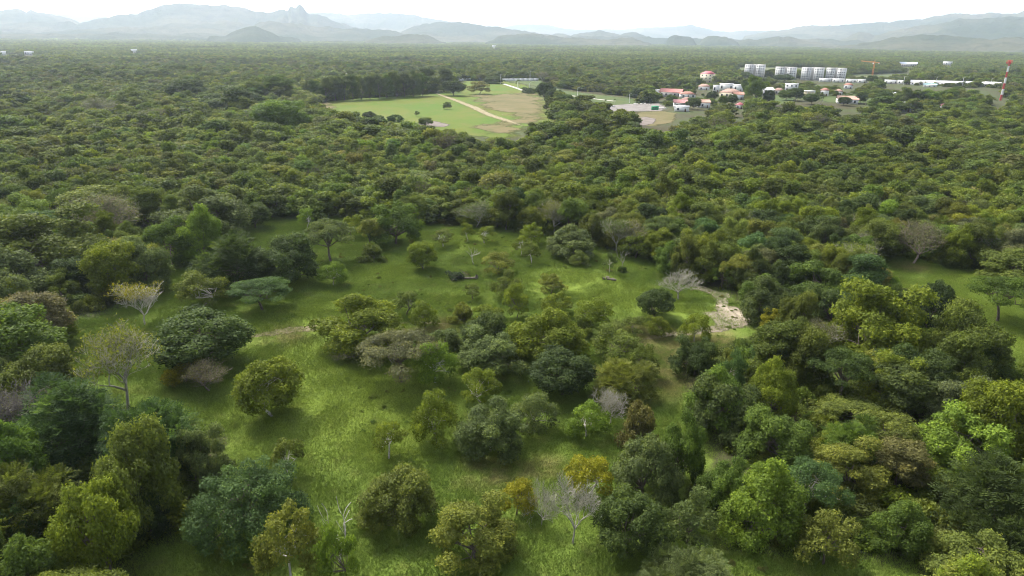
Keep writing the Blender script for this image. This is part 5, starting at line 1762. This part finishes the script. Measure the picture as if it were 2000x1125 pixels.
for a in ((978, 164, 146, 'lamp post in front of the boundary wall, left of the path'), (1035, 160, 140, 'lamp post near the right end of the boundary wall'), (1011, 174, 160, 'lamp post beside the field path'),
          (1034, 175, 162, 'lamp post on the near lawn strip'), (1128, 190, 172, 'lamp post in the middle of the lawn strip'), (1229, 201, 184, 'lamp post at the right end of the lawn strip')):
    lamp_post(*a, 'lamp posts of the lawn strip')
for a in ((1764, 166, 150, 'leftmost pole behind the white sheds'), (1827, 167, 151, 'second pole behind the white sheds'), (1879, 168, 152, 'third pole behind the white sheds'), (1934, 170, 154, 'rightmost pole behind the white sheds')):
    lamp_post(*a, 'poles behind the white sheds')


def mast():
    x, y, z, mpp, rz = frame_at(1953.5, 196)
    H = (196 - 122) * mpp / .99
    root = empty('radio_mast', (x, y, z), rz); tag(root, 'tall red and white banded radio mast at the right edge', 'radio mast')
    n = 7
    for i in range(n):
        a, b = i / n, (i + 1) / n
        ra, rb = 1.25 - .65 * a, 1.25 - .65 * b
        m = MB()
        m.tube([(0, 0, a * H), (0, 0, b * H)], [ra * .62, rb * .62], 8)
        for k in range(3):
            q = k * 2.0944
            m.tube([(ra * math.cos(q), ra * math.sin(q), a * H), (rb * math.cos(q), rb * math.sin(q), b * H)], [.14, .14], 5)
            q2 = q + 2.0944
            for s in range(4):
                t0, t1 = a + (b - a) * s / 4, a + (b - a) * (s + 1) / 4
                r0, r1 = 1.25 - .65 * t0, 1.25 - .65 * t1
                m.tube([(r0 * math.cos(q), r0 * math.sin(q), t0 * H), (r1 * math.cos(q2), r1 * math.sin(q2), t1 * H)], [.07, .07], 4)
        m.build('mast_section', M['red_paint' if i % 2 == 0 else 'white_paint'], root)
    m = MB().tube([(0, 0, H * .93), (0, 0, H * .94)], [2.0, 2.0], 12); m.build('platform', M['red_paint'], root)
    for k in range(6):
        q = k * 1.047
        o = box_part('antenna', M['red_paint'], root, 1.9, 2.25, -.3, .3, H * .9, H * 1.0); o.rotation_euler = (0, 0, q)


mast()


def crane():
    x, y, z, mpp, rz = frame_at(1702, 157)
    H = (157 - 124) * mpp
    root = empty('tower_crane', (x, y, z), rz); tag(root, 'orange tower crane with a long jib behind the white row houses', 'crane')
    m = MB()
    for sx in (-.8, .8):
        for sy in (-.8, .8):
            m.tube([(sx, sy, -.3), (sx, sy, H)], [.2, .2], 5)
    nz = 12
    for i in range(nz):
        z0, z1 = H * i / nz, H * (i + 1) / nz
        for (a, b) in (((-.8, -.8), (.8, -.8)), ((.8, -.8), (.8, .8)), ((.8, .8), (-.8, .8)), ((-.8, .8), (-.8, -.8))):
            m.tube([(*a, z0), (*b, z1)], [.12, .12], 4)
    m.build('tower', M['orange_paint'], root)
    m = MB()
    L_ = 24 * mpp
    for yy, zz in ((-.6, 0), (.6, 0), (0, 1.2)): m.tube([(1, yy, H + zz), (-L_, yy * .6, H + 1.6 + zz * .6)], [.18, .14], 5)
    for i in range(14):
        t0, t1 = i / 14, (i + 1) / 14
        m.tube([(-L_ * t0, .6, H + 1.6 * t0), (-L_ * t1, 0, H + 1.0 + 1.6 * t1)], [.1, .1], 4); m.tube([(-L_ * t0, -.6, H + 1.6 * t0), (-L_ * t1, 0, H + 1.0 + 1.6 * t1)], [.1, .1], 4)
    m.build('jib', M['orange_paint'], root)
    MB().box(.9, 9 * mpp, -.7, .7, H - .1, H + .5).build('counter_jib', M['orange_paint'], root)
    box_part('counterweight', M['concrete'], root, 6.5 * mpp, 8.8 * mpp, -.9, .9, H - 1.6, H - .11)
    box_part('cab', M['white_paint'], root, -2.4, -.85, -1.9, -.5, H - 1.9, H - .1)
    MB().tube([(0, 0, H), (0, 0, H + 4.5)], [.45, .2], 6).build('tower_head', M['orange_paint'], root)


crane()

# ------------------------------------------------------------------ the far forest, one mass
SHOWN = [FIELD, LAWN, GRAVEL, TAN, MEADOW, MEADOW2] + FARFIELDS + VLAWN


def trim(X, Y, H, rg, pad=2.5):
    """no crown may stand across the open places and houses that are seen beyond it"""
    k = np.ones(len(X), bool)
    Z = hgt(X, Y)
    bx, by, br = (np.array([b[i] for b in BLD]) for i in range(3))
    for n_, frac in enumerate(np.linspace(0, 1, 17)):
        s = CAM_H / (CAM_H - (Z + H * frac))
        if n_ in (0, 4, 8, 11):
            for P in SHOWN:
                k &= ~inside(P, X * s, Y * s)
        qx, qy = X * s, Y * s
        for x, y, r in BLD:
            ln = math.hypot(x, y); ux, uy = x / ln, y / ln
            along = qx * ux + qy * uy - ln; across = np.abs(qx * uy - qy * ux)
            k &= ~((across < r + pad) & (along > -14 - pad) & (along < 30 + pad))
    return k


# forest from 300 m to 1.1 km, tree by tree
X, Y = mid_forest(300, 1500, 5.9, frng)
HH = frng.uniform(.62, 1.15, len(X))
intown = inside(TOWN, X, Y) | inside(TOWN2, X, Y)
HH = np.where(intown, HH * .5, HH)
k = ~intown | (frng.random(len(X)) < .62)
X, Y, HH = X[k], Y[k], HH[k]
k = trim(X, Y, HH * 11.0, frng)
X, Y, HH = X[k], Y[k], HH[k]
tn = pick_tints(X, Y, frng)
PATCH = .62 + .95 * fbm(X / 75, Y / 75, 77)
keep_ = frng.random(len(X)) < np.clip(1.55 - .75 * PATCH, .45, 1)
SZ = PATCH * np.exp(frng.normal(0, .22, len(X)))
X, Y, HH, SZ, tn = X[keep_], Y[keep_], HH[keep_], SZ[keep_], [t_ for t_, q_ in zip(tn, keep_) if q_]
add_pts(X, Y, tn, fk, lambda i, kd: (np.clip(SZ[i], .5, 1.8) * (1 if HH[i] > .6 else .6), HH[i] * (np.clip(SZ[i], .6, 1.5) ** .6)), frng)
print('single forest trees', len(PTS))
# emergent big trees
X, Y = mid_forest(320, 2600, 34, frng)
k = trim(X, Y, np.full(len(X), 14.0), frng)
X, Y = X[k], Y[k]
tn = [['dg', 'dk', 'ol', 'g', 'gb', 'gg', 'yg'][int(q)] for q in frng.choice(7, len(X), p=[.3, .15, .2, .13, .07, .1, .05])]
add_pts(X, Y, tn, lambda i: 'f_dome', lambda i, kd: (frng.uniform(1.1, 2.1), frng.uniform(1.05, 1.5)), frng)
# beyond: stretches of canopy
for r0, r1, st, sc in ((1490, 2600, 26, 1.0), (2580, 4600, 42, 1.6), (4560, 6400, 64, 2.4)):
    X, Y = mid_forest(r0, r1, st, frng)
    k = trim(X, Y, np.full(len(X), 10.0 * sc), frng, 18 * sc)
    X, Y = X[k], Y[k]
    tn = pick_tints(X, Y, frng)
    tn = [q if q in ('ol', 'g', 'dg', 'gg') else ('dg' if frng.random() < .6 else 'ol') for q in tn]
    add_pts(X, Y, tn, lambda i: 'clump', lambda i, kd: (sc * frng.uniform(.85, 1.2), sc ** .5 * frng.uniform(.8, 1.25)), frng)
print('forest points', len(PTS))


# undergrowth under the near woods and along their rims
X, Y = scatter(44, 290, 3.3, frng)
k = forest_mask(X, Y) | ((np.minimum(polydist(CLEAR, X, Y), polydist(CLEAR_R, X, Y)) < 1.6) & (frng.random(len(X)) < .1))
k &= ~inside(CLEAR, X, Y) & (polydist(CLEAR, X, Y) > 2.5)
k &= (np.hypot(X, Y) < 215) | (np.minimum(polydist(CLEAR, X, Y), polydist(CLEAR_R, X, Y)) < 9)
for P in (SAND, SAND2, SAND3):
    k &= polydist(P, X, Y) > 2.0
    k &= ~inside(P, X, Y)
X, Y = X[k], Y[k]
add_pts(X, Y, pick_tints(X, Y, frng), lambda i: 'f_bush', lambda i, kd: (frng.uniform(.5, 1.15), frng.uniform(.45, 1.2)), frng)
print('forest points', len(PTS))
points_object('forest', PTS, SRC, 'dense mixed green forest stretching across the plain to the hills')['category'] = 'forest'

# ------------------------------------------------------------------ haze
def haze():
    m, t, o = new_mat('haze')
    v = nd(t, 'ShaderNodeVolumePrincipled')
    v.inputs['Color'].default_value = (.74, .85, 1.0, 1)
    v.inputs['Density'].default_value = 5.8e-5
    v.inputs['Anisotropy'].default_value = .4
    t.links.new(v.outputs[0], o.inputs['Volume'])
    q = MB().box(-25500, 25500, -25500, 25500, -7, 1000)
    ob = q.build('haze', m)
    tag(ob, 'thin pale haze over the whole plain', None, None, 'stuff'); ob['category'] = 'haze'


haze()
